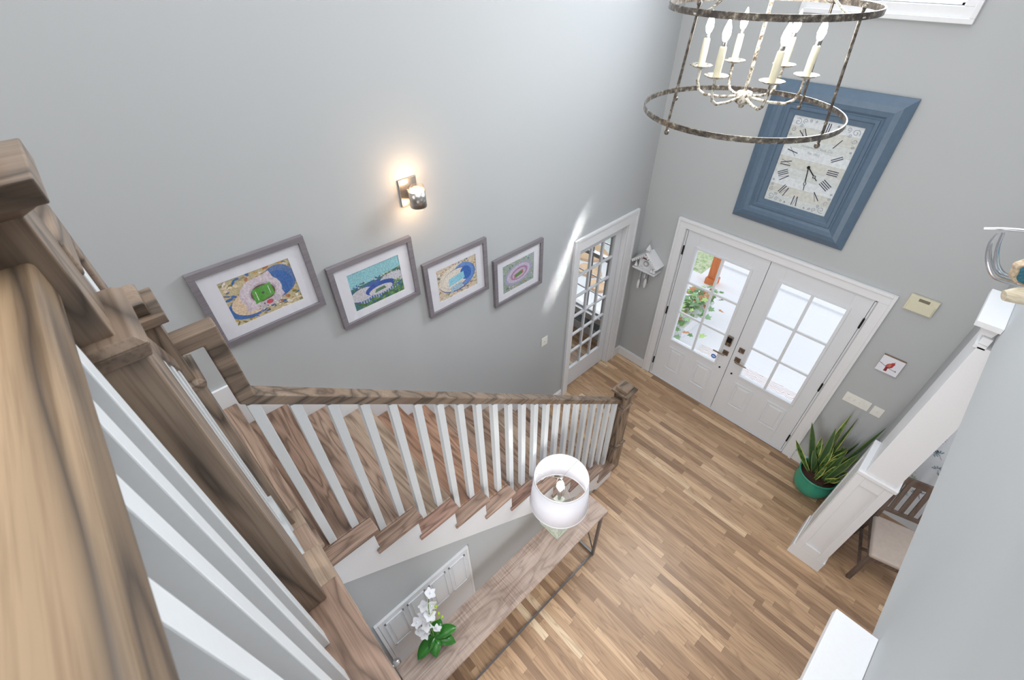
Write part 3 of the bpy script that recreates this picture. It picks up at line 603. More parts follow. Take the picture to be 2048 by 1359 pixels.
# wall skirt
P = [(-1.735, 0), (-1.735, 0.16), (-1.78, 0.32)] + [(-4.36, 2.47), (-4.53, 2.62), (-4.53, 2.4), (-2.0, 0)]
build('wall_skirt', MB().prism([(-1.74, 0), (-1.74, 0.33), (-4.37, 2.463), (-4.50, 2.62), (-5.75, 2.62), (-5.75, 2.3), (-4.3, 2.0), (-2.0, 0)], 0, 0.0, 0.018), 'white', stair)
# wall under the stairs
w = MB().prism([(-1.80, 0), (-1.80, 0.0), (-2.05, 0.02), (-4.6, 2.0), (-4.72, 2.0), (-4.72, 0)], 0, 1.15, 1.207)
struct('wall_stair', MB().prism([(-2.05, 0), (-2.05, 0.02), (-4.6, 2.02), (-4.6, 2.42), (-4.72, 2.42), (-4.72, 0)], 0, 1.12, 1.207), 'wall', 'grey triangular wall beneath the stairs')
# low panelled closet door under the stairs
ld = thing('closet_door', 'low white panelled door in the wall beneath the stairs', 'door', (1.215, -4.14, 0))
b = MB().box(1.209, 1.222, -4.52, -3.765, 0.03, 1.2); build('door_slab', b, 'doorw', ld, bevel=0.003)
for i in range(4):
    y0 = -4.485 + i * 0.181; q = MB(); z0_, z1_ = 0.72, 1.155
    for (a, b_, e, f) in ((y0, y0 + 0.155, z0_, z0_ + 0.015), (y0, y0 + 0.155, z1_ - 0.015, z1_), (y0, y0 + 0.015, z0_, z1_), (y0 + 0.14, y0 + 0.155, z0_, z1_)): q.box(1.222, 1.231, a, b_, e, f)
    q.box(1.222, 1.228, y0 + 0.032, y0 + 0.123, z0_ + 0.032, z1_ - 0.032)
    build('raised_panel', q, 'doorw', ld, bevel=0.002)
build('door_casing', MB().box(1.207, 1.226, -4.545, -4.522, 0, 1.222).box(1.207, 1.226, -4.522, -3.745, 1.202, 1.222).box(1.207, 1.226, -3.765, -3.745, 0, 1.202), 'white', ld, bevel=0.002)
hd = thing('hall_door', 'white door with round knobs in the wall below the upper hall', 'door', (1.7, -4.59, 0))
build('door_slab', MB().box(1.33, 2.05, -4.60, -4.585, 0.01, 2.1), 'doorw', hd, bevel=0.003)
build('knob', MB().tube([(1.40, -4.585, 0.95), (1.40, -4.55, 0.95)], 0.012, 12).ball((1.40, -4.535, 0.95), 0.028, 14), 'nickel', hd)
build('deadbolt', MB().tube([(1.40, -4.585, 1.1), (1.40, -4.57, 1.1)], 0.026, 16), 'nickel', hd)
build('door_casing', MB().box(1.25, 1.33, -4.60, -4.58, 0, 2.18).box(2.05, 2.13, -4.60, -4.58, 0, 2.18).box(1.33, 2.05, -4.60, -4.58, 2.1, 2.18), 'white', hd, bevel=0.003)

# ------------------------------------------------------------------ newel posts
def newel(label, cx, cy, z0, rings, zp, ztop, h1=0.08, h2=0.066, base=None):
    t = thing('newel_post', label, 'newel post', (cx, cy, z0), None)
    s = MB(); zs = z0
    lo = rings[0]
    s.frus(cx, cy, z0, rings[0], h1, h1, h1 if len(rings) == 1 else h1, h1 if len(rings) == 1 else h1)
    build('post_base', s, 'oak_z', t, bevel=0.004)
    if len(rings) == 2: build('shaft', MB().frus(cx, cy, rings[0], rings[1], h1 - 0.012, h1 - 0.012, h2, h2), 'oak_z', t, bevel=0.003)
    build('upper_block', MB().frus(cx, cy, rings[-1], zp - 0.02, h2, h2, h2, h2), 'oak_z', t, bevel=0.002)
    for r in rings:
        hb = h1 + 0.012 if r == rings[0] else h2 + 0.016
        build('collar', MB().frus(cx, cy, r - 0.018, r + 0.006, hb - 0.006, hb - 0.006, hb, hb).frus(cx, cy, r + 0.006, r + 0.018, hb, hb, hb - 0.012, hb - 0.012), 'oak_x', t, bevel=0.002)
    build('cap', MB().frus(cx, cy, zp - 0.022, zp - 0.006, h2, h2, 0.085, 0.085).frus(cx, cy, zp - 0.006, zp + 0.022, 0.092, 0.092, 0.092, 0.092).frus(cx, cy, zp + 0.022, ztop - 0.012, 0.064, 0.064, 0.064, 0.064).frus(cx, cy, ztop - 0.012, ztop, 0.064, 0.064, 0.05, 0.05), 'oak_y', t, bevel=0.002)
    return t
newel('oak newel post at the foot of the stairs by the entry', 1.115, -1.665, 0.0, [0.475, 1.105], 1.295, 1.365, 0.084, 0.067)
newel('oak newel post at the stair landing behind the kinked handrail', 1.12, -4.656, 2.477, [3.60], 3.855, 3.925, 0.076, 0.067)
newel('large oak newel post in the left foreground on the upper hall edge', 1.832, -4.672, 3.303, [4.232], 4.445, 4.505, 0.08, 0.062)

# ------------------------------------------------------------------ railings
def railtop(y): return 2.765 + (-3.655 - y) * 0.80
r1 = thing('stair_railing', 'oak handrail with white square balusters down the lower flight', 'railing', (1.12, -3.1, 1.2))
def rail_profile(mb, p, q, w=0.062, h=0.056): return mb.beam(p, q, w, h)
hr = MB(); XR = 1.1125; ya, yb = -1.73, -4.485; hh = 0.06
def seg(pts, w=0.068):
    """mitred rail in the plane x=XR; pts: list of (y, z) pairs top and bottom edge"""
    vs = []; k = len(pts)
    for (yt, zt), (yb_, zb_) in pts: vs += [(XR - w / 2, yt, zt), (XR + w / 2, yt, zt), (XR + w / 2, yb_, zb_), (XR - w / 2, yb_, zb_)]
    fs = []
    for i in range(k - 1):
        a = i * 4; b = a + 4
        for j in range(4): fs.append((a + j, a + (j + 1) % 4, b + (j + 1) % 4, b + j))
    fs += [(3, 2, 1, 0), (k * 4 - 4, k * 4 - 3, k * 4 - 2, k * 4 - 1)]
    return MB().add(vs, fs)
T0, T1 = railtop(-1.73), railtop(-4.47)
pts = [((-1.73, T0), (-1.73, T0 - 0.058)), ((-4.465, T1 - 0.004), (-4.525, railtop(-4.525) - 0.058)), ((-4.465, 3.742), (-4.525, 3.684)), ((-4.60, 3.742), (-4.60, 3.684))]
build('handrail', seg(pts), 'oak_y', r1, bevel=0.007, seg=3)
for n in range(1, 12):
    for k in (0, 1):
        y = Y1 - 0.083 - RU * (n - 1) - k * RU / 2 - 0.0
        z0 = RI * n; zt = railtop(y) - 0.052
        build('baluster', MB().box(1.104, 1.145, y - 0.0205, y + 0.0205, z0, zt), 'baluster', r1, bevel=0.002)
# last slim baluster next to the bottom newel stands on tread one
r2 = thing('stair_railing', 'short oak handrail with white balusters on the upper flight', 'railing', (1.5, -4.65, 2.6))
XR2 = -4.637
def segx(pts, w=0.062, yc=XR2):
    vs = []; k = len(pts)
    for (xt, zt), (xb_, zb_) in pts: vs += [(xt, yc + w / 2, zt), (xt, yc - w / 2, zt), (xb_, yc - w / 2, zb_), (xb_, yc + w / 2, zb_)]
    fs = []
    for i in range(k - 1):
        a = i * 4; b = a + 4
        for j in range(4): fs.append((a + j, a + (j + 1) % 4, b + (j + 1) % 4, b + j))
    fs += [(3, 2, 1, 0), (k * 4 - 4, k * 4 - 3, k * 4 - 2, k * 4 - 1)]
    return MB().add(vs, fs)
build('handrail', segx([((1.18, 3.715), (1.18, 3.657)), ((1.60, 4.085), (1.655, 4.07)), ((1.60, 4.345), (1.655, 4.287)), ((1.775, 4.345), (1.775, 4.287))]), 'oak_x', r2, bevel=0.006, seg=3)
for n, x in ((13, 1.21), (13, 1.335), (14, 1.46), (14, 1.585), (15, 1.70)):
    z0 = RI * n; zt = 3.675 + (x - 1.18) * 0.87 if x < 1.6 else 4.30
    build('baluster', MB().box(x - 0.02, x + 0.02, -4.652, -4.612, z0, zt), 'baluster', r2, bevel=0.002)
r3 = thing('guard_railing', 'wide oak guard rail with white balusters in the near left foreground', 'railing', (2.6, -4.66, 3.303))
build('handrail', segx([((1.887, 4.375), (1.887, 4.318)), ((3.058, 4.375), (3.058, 4.318))], 0.09, -4.675), 'oak_rail', r3, bevel=0.008, seg=4)
for i in range(9):
    x = 1.998 + i * 0.1165; x1_ = x
    if x < 3.04: build('baluster', MB().box(x - 0.02, x + 0.02, -4.676, -4.636, 3.304, 4.322), 'baluster', r3, bevel=0.002)

# ------------------------------------------------------------------ columns of the dining opening
def column(y0, y1, nm, label):
    t = thing('column', label, 'column', (3.11, (y0 + y1) / 2, 0))
    b = MB(); xa, xb = 2.985, 3.242
    b.box(xa, xb, y0, y1, 0, 1.44)
    o = build('pedestal', b, 'white', t, bevel=0.003)
    build('plinth', MB().box(xa - 0.018, xb + 0.018, y0 - 0.018, y1 + 0.0, 0, 0.17), 'white', t, bevel=0.004)
    # recessed panel look: raised stiles and rails on the near face and left face
    p = MB(); f = y0 - 0.012
    f = y0 - 0.018; p.box(xa, xa + 0.06, f, y0, 0.17, 1.42).box(xb - 0.06, xb, f, y0, 0.17, 1.42).box(xa + 0.06, xb - 0.06, f, y0, 0.17, 0.27).box(xa + 0.06, xb - 0.06, f, y0, 1.31, 1.42)
    g = xa - 0.006; ym = y0 - 0.012
    p.box(g, xa, ym, y0 + 0.05, 0.17, 1.42).box(g, xa, y1 - 0.06, y1, 0.17, 1.42).box(g, xa, y0 + 0.05, y1 - 0.06, 0.17, 0.27).box(g, xa, y0 + 0.05, y1 - 0.06, 1.31, 1.42)
    build('panel_frame', p, 'white', t, bevel=0.003)
    build('pedestal_cap', MB().box(xa - 0.008, xb + 0.012, y0 - 0.03, y1, 1.42, 1.46), 'white', t, bevel=0.006)
    build('shaft', MB().box(3.018, 3.23, y0 - 0.012, y1 - 0.02, 1.46, 2.80), 'white', t, bevel=0.003)
    build('capital', MB().box(3.0, 3.059, y0 - 0.012, y1 - 0.01, 2.785, 2.812).box(3.01, 3.059, y0, y1 - 0.02, 2.812, 2.86).frus((2.975 + 3.059) / 2, (y0 - 0.005 + y1) / 2, 2.86, 2.93, 0.03, (y1 - y0) / 2 - 0.02, 0.042, (y1 - y0) / 2).box(2.935, 3.059, y0 - 0.04, y1 + 0.02, 2.93, 2.965), 'white', t, bevel=0.002)
    return t
column(-1.13, -0.73, 'a', 'white panelled column beside the potted plant')
column(-3.80, -3.40, 'b', 'white column whose flat capital shows at the bottom right edge')

# ------------------------------------------------------------------ wall pictures
class Paint:
    def __init__(s): s.L = []
    def poly(s, pts, c): s.L.append((pts, c))
    def ell(s, cx, cy, rx, ry, c, a=0, n=28): s.poly(disc((cx, cy), rx, ry, n, a), c)
    def mesh(s, origin, ux, uz, nrm, w, h, step=0.00012):
        mb = MB(); o = Vector(origin); ux = Vector(ux); uz = Vector(uz); nn = Vector(nrm)
        for i, (pts, c) in enumerate(s.L):
            q = clip(pts)
            if len(q) < 3: continue
            mb.add([o + ux * (x * w) + uz * (y * h) + nn * (step * i) for x, y in q], [tuple(range(len(q)))], c)
        return mb
def clip(pts):
    for ax, lim, sg in ((0, 0, 1), (0, 1, -1), (1, 0, 1), (1, 1, -1)):
        out = []
        for i in range(len(pts)):
            a, b = pts[i - 1], pts[i]; ia, ib = (a[ax] - lim) * sg >= 0, (b[ax] - lim) * sg >= 0
            if ia != ib:
                t_ = (lim - a[ax]) / (b[ax] - a[ax]); out.append((a[0] + (b[0] - a[0]) * t_, a[1] + (b[1] - a[1]) * t_))
            if ib: out.append(b)
        pts = out
        if not pts: break
    return pts
def blobs(P, n, cols, rg, smin, smax, region=(0, 1, 0, 1), rnd=None):
    rnd = rnd or R_
    for i in range(n):
        x = rnd.uniform(region[0], region[1]); y = rnd.uniform(region[2], region[3]); a = rnd.random() * PI
        P.ell(x, y, rnd.uniform(smin, smax), rnd.uniform(smin, smax) * 0.6, rnd.choice(cols), a, 7)
def art(i):
    P = Paint(); rd = random.Random(20 + i); full = [(0, 0), (1, 0), (1, 1), (0, 1)]
    ochre, olive, blue, navy, cream, rust = srgb(204, 168, 92), srgb(130, 124, 62), srgb(60, 110, 180), srgb(50, 80, 140), srgb(236, 218, 190), srgb(190, 120, 80)
    if i == 0:
        P.poly(full, srgb(206, 190, 150)); blobs(P, 190, [ochre, olive, cream, rust, srgb(160, 150, 110), blue, srgb(240, 232, 220)], 0, 0.02, 0.06, rnd=rd)
        P.ell(0.26, 0.32, 0.30, 0.26, blue); P.ell(0.30, 0.38, 0.27, 0.26, srgb(232, 206, 176)); P.ell(0.78, 0.62, 0.24, 0.34, srgb(96, 124, 176)); P.ell(0.72, 0.55, 0.24, 0.30, blue)
        P.poly([(0.2, 0.2), (0.28, 0.78), (0.68, 0.9), (0.78, 0.3), (0.6, 0.16)], srgb(216, 202, 214)); P.ell(0.48, 0.52, 0.30, 0.34, srgb(222, 208, 218)); P.ell(0.5, 0.5, 0.2, 0.22, srgb(196, 180, 196)); P.ell(0.5, 0.49, 0.175, 0.19, srgb(108, 92, 70))
        P.poly([(0.35, 0.30), (0.65, 0.38), (0.64, 0.66), (0.36, 0.62)], srgb(86, 164, 56)); P.poly([(0.40, 0.36), (0.41, 0.36), (0.41, 0.56), (0.40, 0.56)], srgb(230, 240, 225)); P.poly([(0.59, 0.42), (0.60, 0.42), (0.60, 0.60), (0.59, 0.60)], srgb(230, 240, 225)); P.ell(0.5, 0.49, 0.02, 0.03, srgb(50, 90, 60))
        P.poly([(0.38, 0.12), (0.72, 0.2), (0.7, 0.34), (0.4, 0.30)], srgb(206, 196, 206)); P.ell(0.54, 0.25, 0.05, 0.05, srgb(200, 70, 90)); blobs(P, 40, [cream, srgb(60, 60, 70), srgb(240, 240, 240), olive], 0, 0.008, 0.02, (0.36, 0.72, 0.08, 0.25), rd)
    elif i == 1:
        P.poly(full, srgb(150, 200, 214)); P.poly([(0, 0.62), (0.4, 0.62), (1, 0.72), (1, 1), (0, 1)], srgb(150, 205, 216)); P.poly([(0, 0), (1, 0), (1, 0.7), (0.4, 0.62), (0, 0.6)], srgb(70, 120, 120))
        blobs(P, 60, [srgb(80, 130, 120), srgb(60, 100, 110), srgb(200, 205, 210), blue], 0, 0.015, 0.04, (0, 1, 0.5, 0.66), rd)
        P.ell(0.5, 0.32, 0.5, 0.26, srgb(70, 104, 176)); P.ell(0.2, 0.36, 0.24, 0.17, srgb(208, 206, 214)); P.ell(0.8, 0.45, 0.26, 0.18, srgb(206, 206, 216)); P.ell(0.55, 0.36, 0.30, 0.16, srgb(56, 92, 170)); P.ell(0.55, 0.30, 0.24, 0.11, srgb(214, 212, 216)); P.poly([(0.42, 0.26), (0.66, 0.28), (0.62, 0.36), (0.46, 0.35)], srgb(90, 130, 100))
        for k in range(16): P.poly([(0.12 + k * 0.05, 0.1), (0.14 + k * 0.05, 0.1), (0.14 + k * 0.05, 0.24), (0.12 + k * 0.05, 0.24)], srgb(190, 200, 225))
        blobs(P, 70, [srgb(90, 140, 70), srgb(60, 110, 60), srgb(120, 160, 90)], 0, 0.02, 0.05, (0.1, 1, 0, 0.16), rd); blobs(P, 30, [srgb(90, 140, 70), srgb(120, 160, 90)], 0, 0.015, 0.04, (0.8, 1, 0.1, 0.4), rd)
        blobs(P, 25, [srgb(130, 160, 110), srgb(220, 210, 190)], 0, 0.01, 0.03, (0.6, 1, 0.58, 0.7), rd)
    elif i == 2:
        P.poly(full, srgb(222, 206, 182)); blobs(P, 160, [srgb(150, 150, 110), srgb(200, 170, 140), srgb(110, 120, 150), srgb(236, 226, 214), srgb(180, 140, 120)], 0, 0.015, 0.05, rnd=rd)
        P.ell(0.5, 0.52, 0.47, 0.42, srgb(90, 120, 180), 0.15); P.ell(0.48, 0.54, 0.45, 0.40, srgb(232, 222, 206), 0.15); P.ell(0.66, 0.55, 0.28, 0.36, srgb(110, 150, 214), 0.15); P.ell(0.48, 0.52, 0.36, 0.30, srgb(120, 124, 170), 0.15); P.ell(0.46, 0.52, 0.34, 0.28, srgb(236, 226, 214), 0.15); P.ell(0.72, 0.56, 0.14, 0.22, srgb(60, 110, 190), 0.15)
        P.poly([(0.26, 0.34), (0.68, 0.42), (0.66, 0.64), (0.28, 0.58)], srgb(150, 212, 232)); P.poly([(0.3, 0.12), (0.62, 0.18), (0.6, 0.34), (0.32, 0.3)], srgb(170, 200, 220)); blobs(P, 30, [srgb(200, 90, 80), srgb(80, 90, 140), cream], 0, 0.008, 0.018, (0.3, 0.9, 0.05, 0.22), rd)
    else:
        P.poly(full, srgb(160, 176, 170)); blobs(P, 150, [srgb(110, 140, 100), srgb(150, 170, 140), srgb(190, 196, 206), srgb(120, 140, 160), srgb(196, 188, 150)], 0, 0.015, 0.05, rnd=rd)
        P.ell(0.5, 0.5, 0.45, 0.36, srgb(170, 170, 196), 0.2); P.ell(0.5, 0.51, 0.38, 0.30, srgb(206, 196, 216), 0.2); P.ell(0.52, 0.5, 0.28, 0.21, srgb(176, 130, 170), 0.2); P.ell(0.52, 0.49, 0.22, 0.16, srgb(200, 186, 208), 0.2)
        P.poly([(0.36, 0.36), (0.66, 0.44), (0.64, 0.58), (0.36, 0.5)], srgb(190, 110, 110)); P.poly([(0.39, 0.38), (0.62, 0.44), (0.61, 0.56), (0.39, 0.49)], srgb(86, 140, 76)); blobs(P, 40, [srgb(240, 240, 236), srgb(90, 90, 80), ochre], 0, 0.01, 0.025, (0.05, 0.8, 0.02, 0.14), rd)
    return P
PIC = [(-4.435, -3.807, 2.878, 3.376), (-3.741, -3.113, 2.616, 3.11), (-3.057, -2.436, 2.341, 2.843), (-2.367, -1.754, 2.083, 2.581)]
PL = ['framed print of a bowl stadium with bright green field, highest on the stair wall', 'framed print of a blue stadium under pale sky, second highest on the stair wall', 'framed print of a horseshoe stadium with pale blue field, third from the top', 'framed print of a grey-violet stadium, lowest and nearest the many-paned door']
for i, (y0, y1, z0, z1) in enumerate(PIC):
    t = thing('picture_frame', PL[i], 'picture', (0, (y0 + y1) / 2, z0), 'stadium prints on the stair wall')
    f = MB(); k = 0.036; xo = 0.032
    for a, b, e, g in ((y0, y1, z0, z0 + k), (y0, y1, z1 - k, z1), (y0, y0 + k, z0 + k, z1 - k), (y1 - k, y1, z0 + k, z1 - k)): f.box(0.001, xo, a, b, e, g)
    build('frame', f, 'greyframe', t, bevel=0.0015)
    aw, ah = 0.392, 0.293; cy_, cz = (y0 + y1) / 2, (z0 + z1) / 2 - 0.004
    ay, az = cy_ - aw / 2, cz - ah / 2; q = 0.008
    mb_ = MB()
    mb_.box(0.012, 0.0155, y0 + k, y1 - k, z0 + k, az).box(0.012, 0.0155, y0 + k, y1 - k, az + ah, z1 - k).box(0.012, 0.0155, y0 + k, ay, az, az + ah).box(0.012, 0.0155, ay + aw, y1 - k, az, az + ah)
    build('mat_board', mb_, 'mat_board', t)
    pm = art(i).mesh((0.0115, ay, az), (0, 1, 0), (0, 0, 1), (1, 0, 0), aw, ah, 0.000008)
    build('print', pm, 'art', t)
    build('glass_pane', MB().box(0.0215, 0.0225, y0 + k, y1 - k, z0 + k, z1 - k), 'glass', t)

# ------------------------------------------------------------------ big clock on the entry wall
ck = thing('wall_clock', 'large slate-blue framed rectangular clock above the entry doors', 'clock', (1.488, 0, 2.564))
X0, X1, Z0, Z1 = 0.984, 1.993, 2.564, 3.772
def ringframe(rects):
    """nested rectangles [(x0,x1,z0,z1,y)] lofted"""
    vs = []; fs = []
    for (a, b, c_, d, y) in rects: vs += [(a, y, c_), (b, y, c_), (b, y, d), (a, y, d)]
    for i in range(len(rects) - 1):
        for j in range(4): fs.append((i * 4 + j, i * 4 + (j + 1) % 4, i * 4 + 4 + (j + 1) % 4, i * 4 + 4 + j))
    return MB().add(vs, fs)
def inset(k, y, r=(X0, X1, Z0, Z1)): return (r[0] + k, r[1] - k, r[2] + k, r[3] - k, y)
rects = [inset(0, -0.001), inset(0.0, -0.022), inset(0.012, -0.03), inset(0.06, -0.058), inset(0.10, -0.066), inset(0.135, -0.060), inset(0.152, -0.046), inset(0.16, -0.046), inset(0.166, -0.054), inset(0.19, -0.054), inset(0.197, -0.044), inset(0.235, -0.040), inset(0.24, -0.028)]
build('frame', ringframe(rects), 'clockblue', ck)
FX0, FX1, FZ0, FZ1 = X0 + 0.24, X1 - 0.24, Z0 + 0.225, Z1 - 0.245
fr = [(X0 + 0.24, X1 - 0.24, Z0 + 0.24, Z1 - 0.24, -0.028)]
# face: boards
fb = MB(); zz = Z0 + 0.235; nb = 9; dz = (Z1 - Z0 - 0.47) / nb
for i in range(nb): fb.box(X0 + 0.235, X1 - 0.235, -0.026, -0.012, zz + i * dz, zz + (i + 1) * dz - 0.0005, [srgb(208, 214, 214), srgb(218, 224, 228), srgb(206, 208, 202)][(i * 2) % 3])
def spiral(cx, cz, r, a0, sg, turns=1.3):
    P = [(cx + r * (1 - 0.8 * t_) * math.cos(a0 + sg * t_ * turns * 2 * PI), -0.0268, cz + r * (1 - 0.8 * t_) * math.sin(a0 + sg * t_ * turns * 2 * PI)) for t_ in [k / 14 for k in range(15)]]
    for a, b in zip(P, P[1:]): fb.beam(a, b, 0.0032, 0.0006, (0, 1, 0), srgb(130, 134, 156))
ax0, ax1, az0, az1 = X0 + 0.25, X1 - 0.25, Z0 + 0.25, Z1 - 0.25
for sx, ex in ((1, ax0), (-1, ax1)):
    for sz, ez in ((1, az0), (-1, az1)):
        for (dx, dz_, r) in ((0.035, 0.035, 0.03), (0.09, 0.02, 0.019), (0.02, 0.095, 0.019), (0.13, 0.014, 0.012), (0.014, 0.14, 0.012), (0.07, 0.06, 0.014), (0.17, 0.012, 0.009), (0.012, 0.18, 0.009)):
            spiral(ex + sx * dx, ez + sz * dz_, r, R_.random() * 6, sx * sz)

build('clock_face', fb, 'paint', ck)
def roman(s, cx, cz, ang, h=0.085, t=0.007):
    mb = MB(); n = {'I': 0.016, 'V': 0.036, 'X': 0.036}; tot = sum(n[c] for c in s); x = -tot / 2
    def bar(a, b, w):
        p = [Vector((a[0], 0, a[1])), Vector((b[0], 0, b[1]))]; mb.beam(p[0], p[1], w, 0.0008, (0, 1, 0))
    for c in s:
        w_ = n[c]; xm = x + w_ / 2
        if c == 'I': bar((xm, -h / 2), (xm, h / 2), t)
        if c == 'V': bar((x + 0.004, h / 2), (xm, -h / 2), t); bar((x + w_ - 0.004, h / 2), (xm, -h / 2), 0.0025)
        if c == 'X': bar((x + 0.004, h / 2), (x + w_ - 0.004, -h / 2), t); bar((x + w_ - 0.004, h / 2), (x + 0.004, -h / 2), 0.0025)
        x += w_
    mb.xf(Matrix.Translation((cx, -0.0268, cz)) @ Matrix.Rotation(ang, 4, 'Y'))
    return mb
pos = {1: (1.617, 3.382), 2: (1.66, 3.271), 3: (1.672, 3.16), 4: (1.658, 3.054), 5: (1.623, 2.943), 6: (1.481, 2.861), 7: (1.36, 2.925), 8: (1.309, 3.054), 9: (1.293, 3.155), 10: (1.311, 3.256), 11: (1.345, 3.40), 12: (1.49, 3.475)}
rn = ['', 'I', 'II', 'III', 'IIII', 'V', 'VI', 'VII', 'VIII', 'IX', 'X', 'XI', 'XII']
for n_, (x, z) in pos.items():
    ang = math.atan2(x - 1.485, z - 3.16)
    build('numeral', roman(rn[n_], x, z, ang), 'ink', ck)
def hand(name, tipx, tipz, wd):
    a = Vector((1.482, -0.031, 3.162)); b = Vector((tipx, -0.031, tipz)); d = b - a; m_ = a + d * 0.6; n_ = Vector((-d.z, 0, d.x)).normalized()
    h_ = MB().beam(a, m_, wd, 0.002, (0, 1, 0)).beam(m_, a + d * 0.7 + n_ * wd * 1.6, wd * 0.5, 0.002, (0, 1, 0)).beam(m_, a + d * 0.7 - n_ * wd * 1.6, wd * 0.5, 0.002, (0, 1, 0))
    h_.beam(a + d * 0.7 + n_ * wd * 1.6, a + d * 0.8, wd * 0.5, 0.002, (0, 1, 0)).beam(a + d * 0.7 - n_ * wd * 1.6, a + d * 0.8, wd * 0.5, 0.002, (0, 1, 0)).beam(a + d * 0.8, b, wd * 0.7, 0.002, (0, 1, 0))
    build(name, h_, 'blackmetal', ck)
hand('minute_hand', 1.513, 2.969, 0.007); hand('hour_hand', 1.582, 3.072, 0.008)
build('hub', MB().tube([(1.482, -0.027, 3.162), (1.482, -0.036, 3.162)], 0.012, 16), 'blackmetal', ck)
def text(name, body, size, loc, rot, mat, parent, ext=0.0004):
    cu = bpy.data.curves.new(name, 'FONT'); cu.body = body; cu.size = size; cu.extrude = ext; cu.align_x = 'CENTER'; cu.align_y = 'CENTER'
    o = bpy.data.objects.new(name, cu); COL.objects.link(o); cu.materials.append(M[mat]); dg = bpy.context.evaluated_depsgraph_get()
    me = bpy.data.meshes.new_from_object(o.evaluated_get(dg)); bpy.data.objects.remove(o)
    q = bpy.data.objects.new(name, me); COL.objects.link(q); q.parent = parent; q.location = Vector(loc) - parent.location; q.rotation_euler = rot
    return q
text('lettering', 'Anderson Clock Co.', 0.03, (1.487, -0.0268, 3.315), (PI / 2, 0, 0), 'inkpale', ck)
text('lettering', 'Est. 1862', 0.026, (1.477, -0.0268, 3.27), (PI / 2, 0, 0), 'inkpale', ck)
# ------------------------------------------------------------------ wall lamp
sn = thing('wall_sconce', 'lit brushed nickel cylinder sconce on the left wall above the prints', 'wall lamp', (0, -3.06, 3.30))
build('back_plate', MB().box(0.001, 0.016, -3.127, -2.993, 3.318, 3.5), 'nickel', sn, bevel=0.002)
build('arm', MB().tube([(0.016, -3.06, 3.41), (0.06, -3.06, 3.41)], 0.016, 14), 'nickel', sn)
sx, sy = 0.115, -3.062
build('cylinder', MB().lathe([(0.052, 3.345), (0.055, 3.345), (0.055, 3.45), (0.052, 3.45), (0.052, 3.345)], sx, sy, 40), 'nickel', sn)
build('glass_ring', MB().lathe([(0.049, 3.335), (0.051, 3.335), (0.051, 3.478), (0.047, 3.478), (0.047, 3.335), (0.049, 3.335)], sx, sy, 40), glassm('sconce_glass', (1.0, 0.95, 0.9)), sn)
build('lamp_disc', MB().lathe([(0.0, 3.455), (0.045, 3.455), (0.045, 3.44), (0.0, 3.44)], sx, sy, 24), 'bulbwarm', sn)
build('lamp_disc', MB().lathe([(0, 3.350), (0.045, 3.350), (0.045, 3.358), (0, 3.358)], sx, sy, 24), 'bulbwarm', sn)
point('sconce_light_up', (sx, sy, 3.49), 1.5, (1.0, 0.62, 0.32), 0.03, sn); point('sconce_light_down', (sx, sy, 3.325), 1.1, (1.0, 0.62, 0.32), 0.03, sn)

# ------------------------------------------------------------------ chandelier
CX, CY = 1.51, -1.855
ch = thing('chandelier', 'distressed metal lantern chandelier with six lit candle bulbs', 'chandelier', (CX, CY, 3.9))
def hoop(z, r, hgt, th, nm, mat):
    build(nm, MB().lathe([(r - th / 2, z - hgt / 2), (r + th / 2, z - hgt / 2), (r + th / 2, z + hgt / 2), (r - th / 2, z + hgt / 2), (r - th / 2, z - hgt / 2)], CX, CY, 72, smooth=False), mat, ch, bevel=0.001)
hoop(3.955, 0.495, 0.026, 0.007, 'lower_hoop', 'bronzering'); hoop(4.405, 0.455, 0.026, 0.007, 'upper_hoop', 'bronzering')
for k in range(4):
    a = math.radians(-17 + 90 * k); ca, sa = math.cos(a), math.sin(a)
    rm = MB().tube([(CX + 0.482 * ca, CY + 0.482 * sa, 3.92), (CX + 0.486 * ca, CY + 0.486 * sa, 3.955), (CX + 0.444 * ca, CY + 0.444 * sa, 4.405), (CX + 0.444 * ca, CY + 0.444 * sa, 4.43)], 0.0065, 8)
    rm.ball((CX + 0.482 * ca, CY + 0.482 * sa, 3.912), 0.013, 10); rm.ball((CX + 0.444 * ca, CY + 0.444 * sa, 4.436), 0.011, 10)
    build('upright', rm, 'bronzering', ch)
    arc = []
    for t_ in [j / 12 for j in range(13)]:
        r = 0.44 * (1 - t_) ** 0.9 + 0.02; z = 4.40 + 0.42 * (t_ ** 1.6) - 0.04 * math.sin(PI * t_); arc.append((CX + r * ca, CY + r * sa, z))
    build('crown_strap', MB().tube(arc, 0.011, 6, sq=(1, 0.35)), 'distress', ch)
build('stem', MB().tube([(CX, CY, 4.0), (CX, CY, 4.83)], 0.009, 10).tube([(CX, CY, 4.83), (CX, CY, 5.93)], 0.006, 8), 'distress', ch)
build('canopy', MB().lathe([(0, 5.90), (0.06, 5.92), (0.065, 5.945), (0, 5.95)], CX, CY, 24), 'distress', ch)
build('hub', MB().lathe([(0, 3.965), (0.012, 3.97), (0.016, 3.985), (0.03, 3.99), (0.042, 4.0), (0.042, 4.03), (0.036, 4.045), (0.02, 4.05), (0, 4.052)], CX, CY, 20), 'distress', ch)
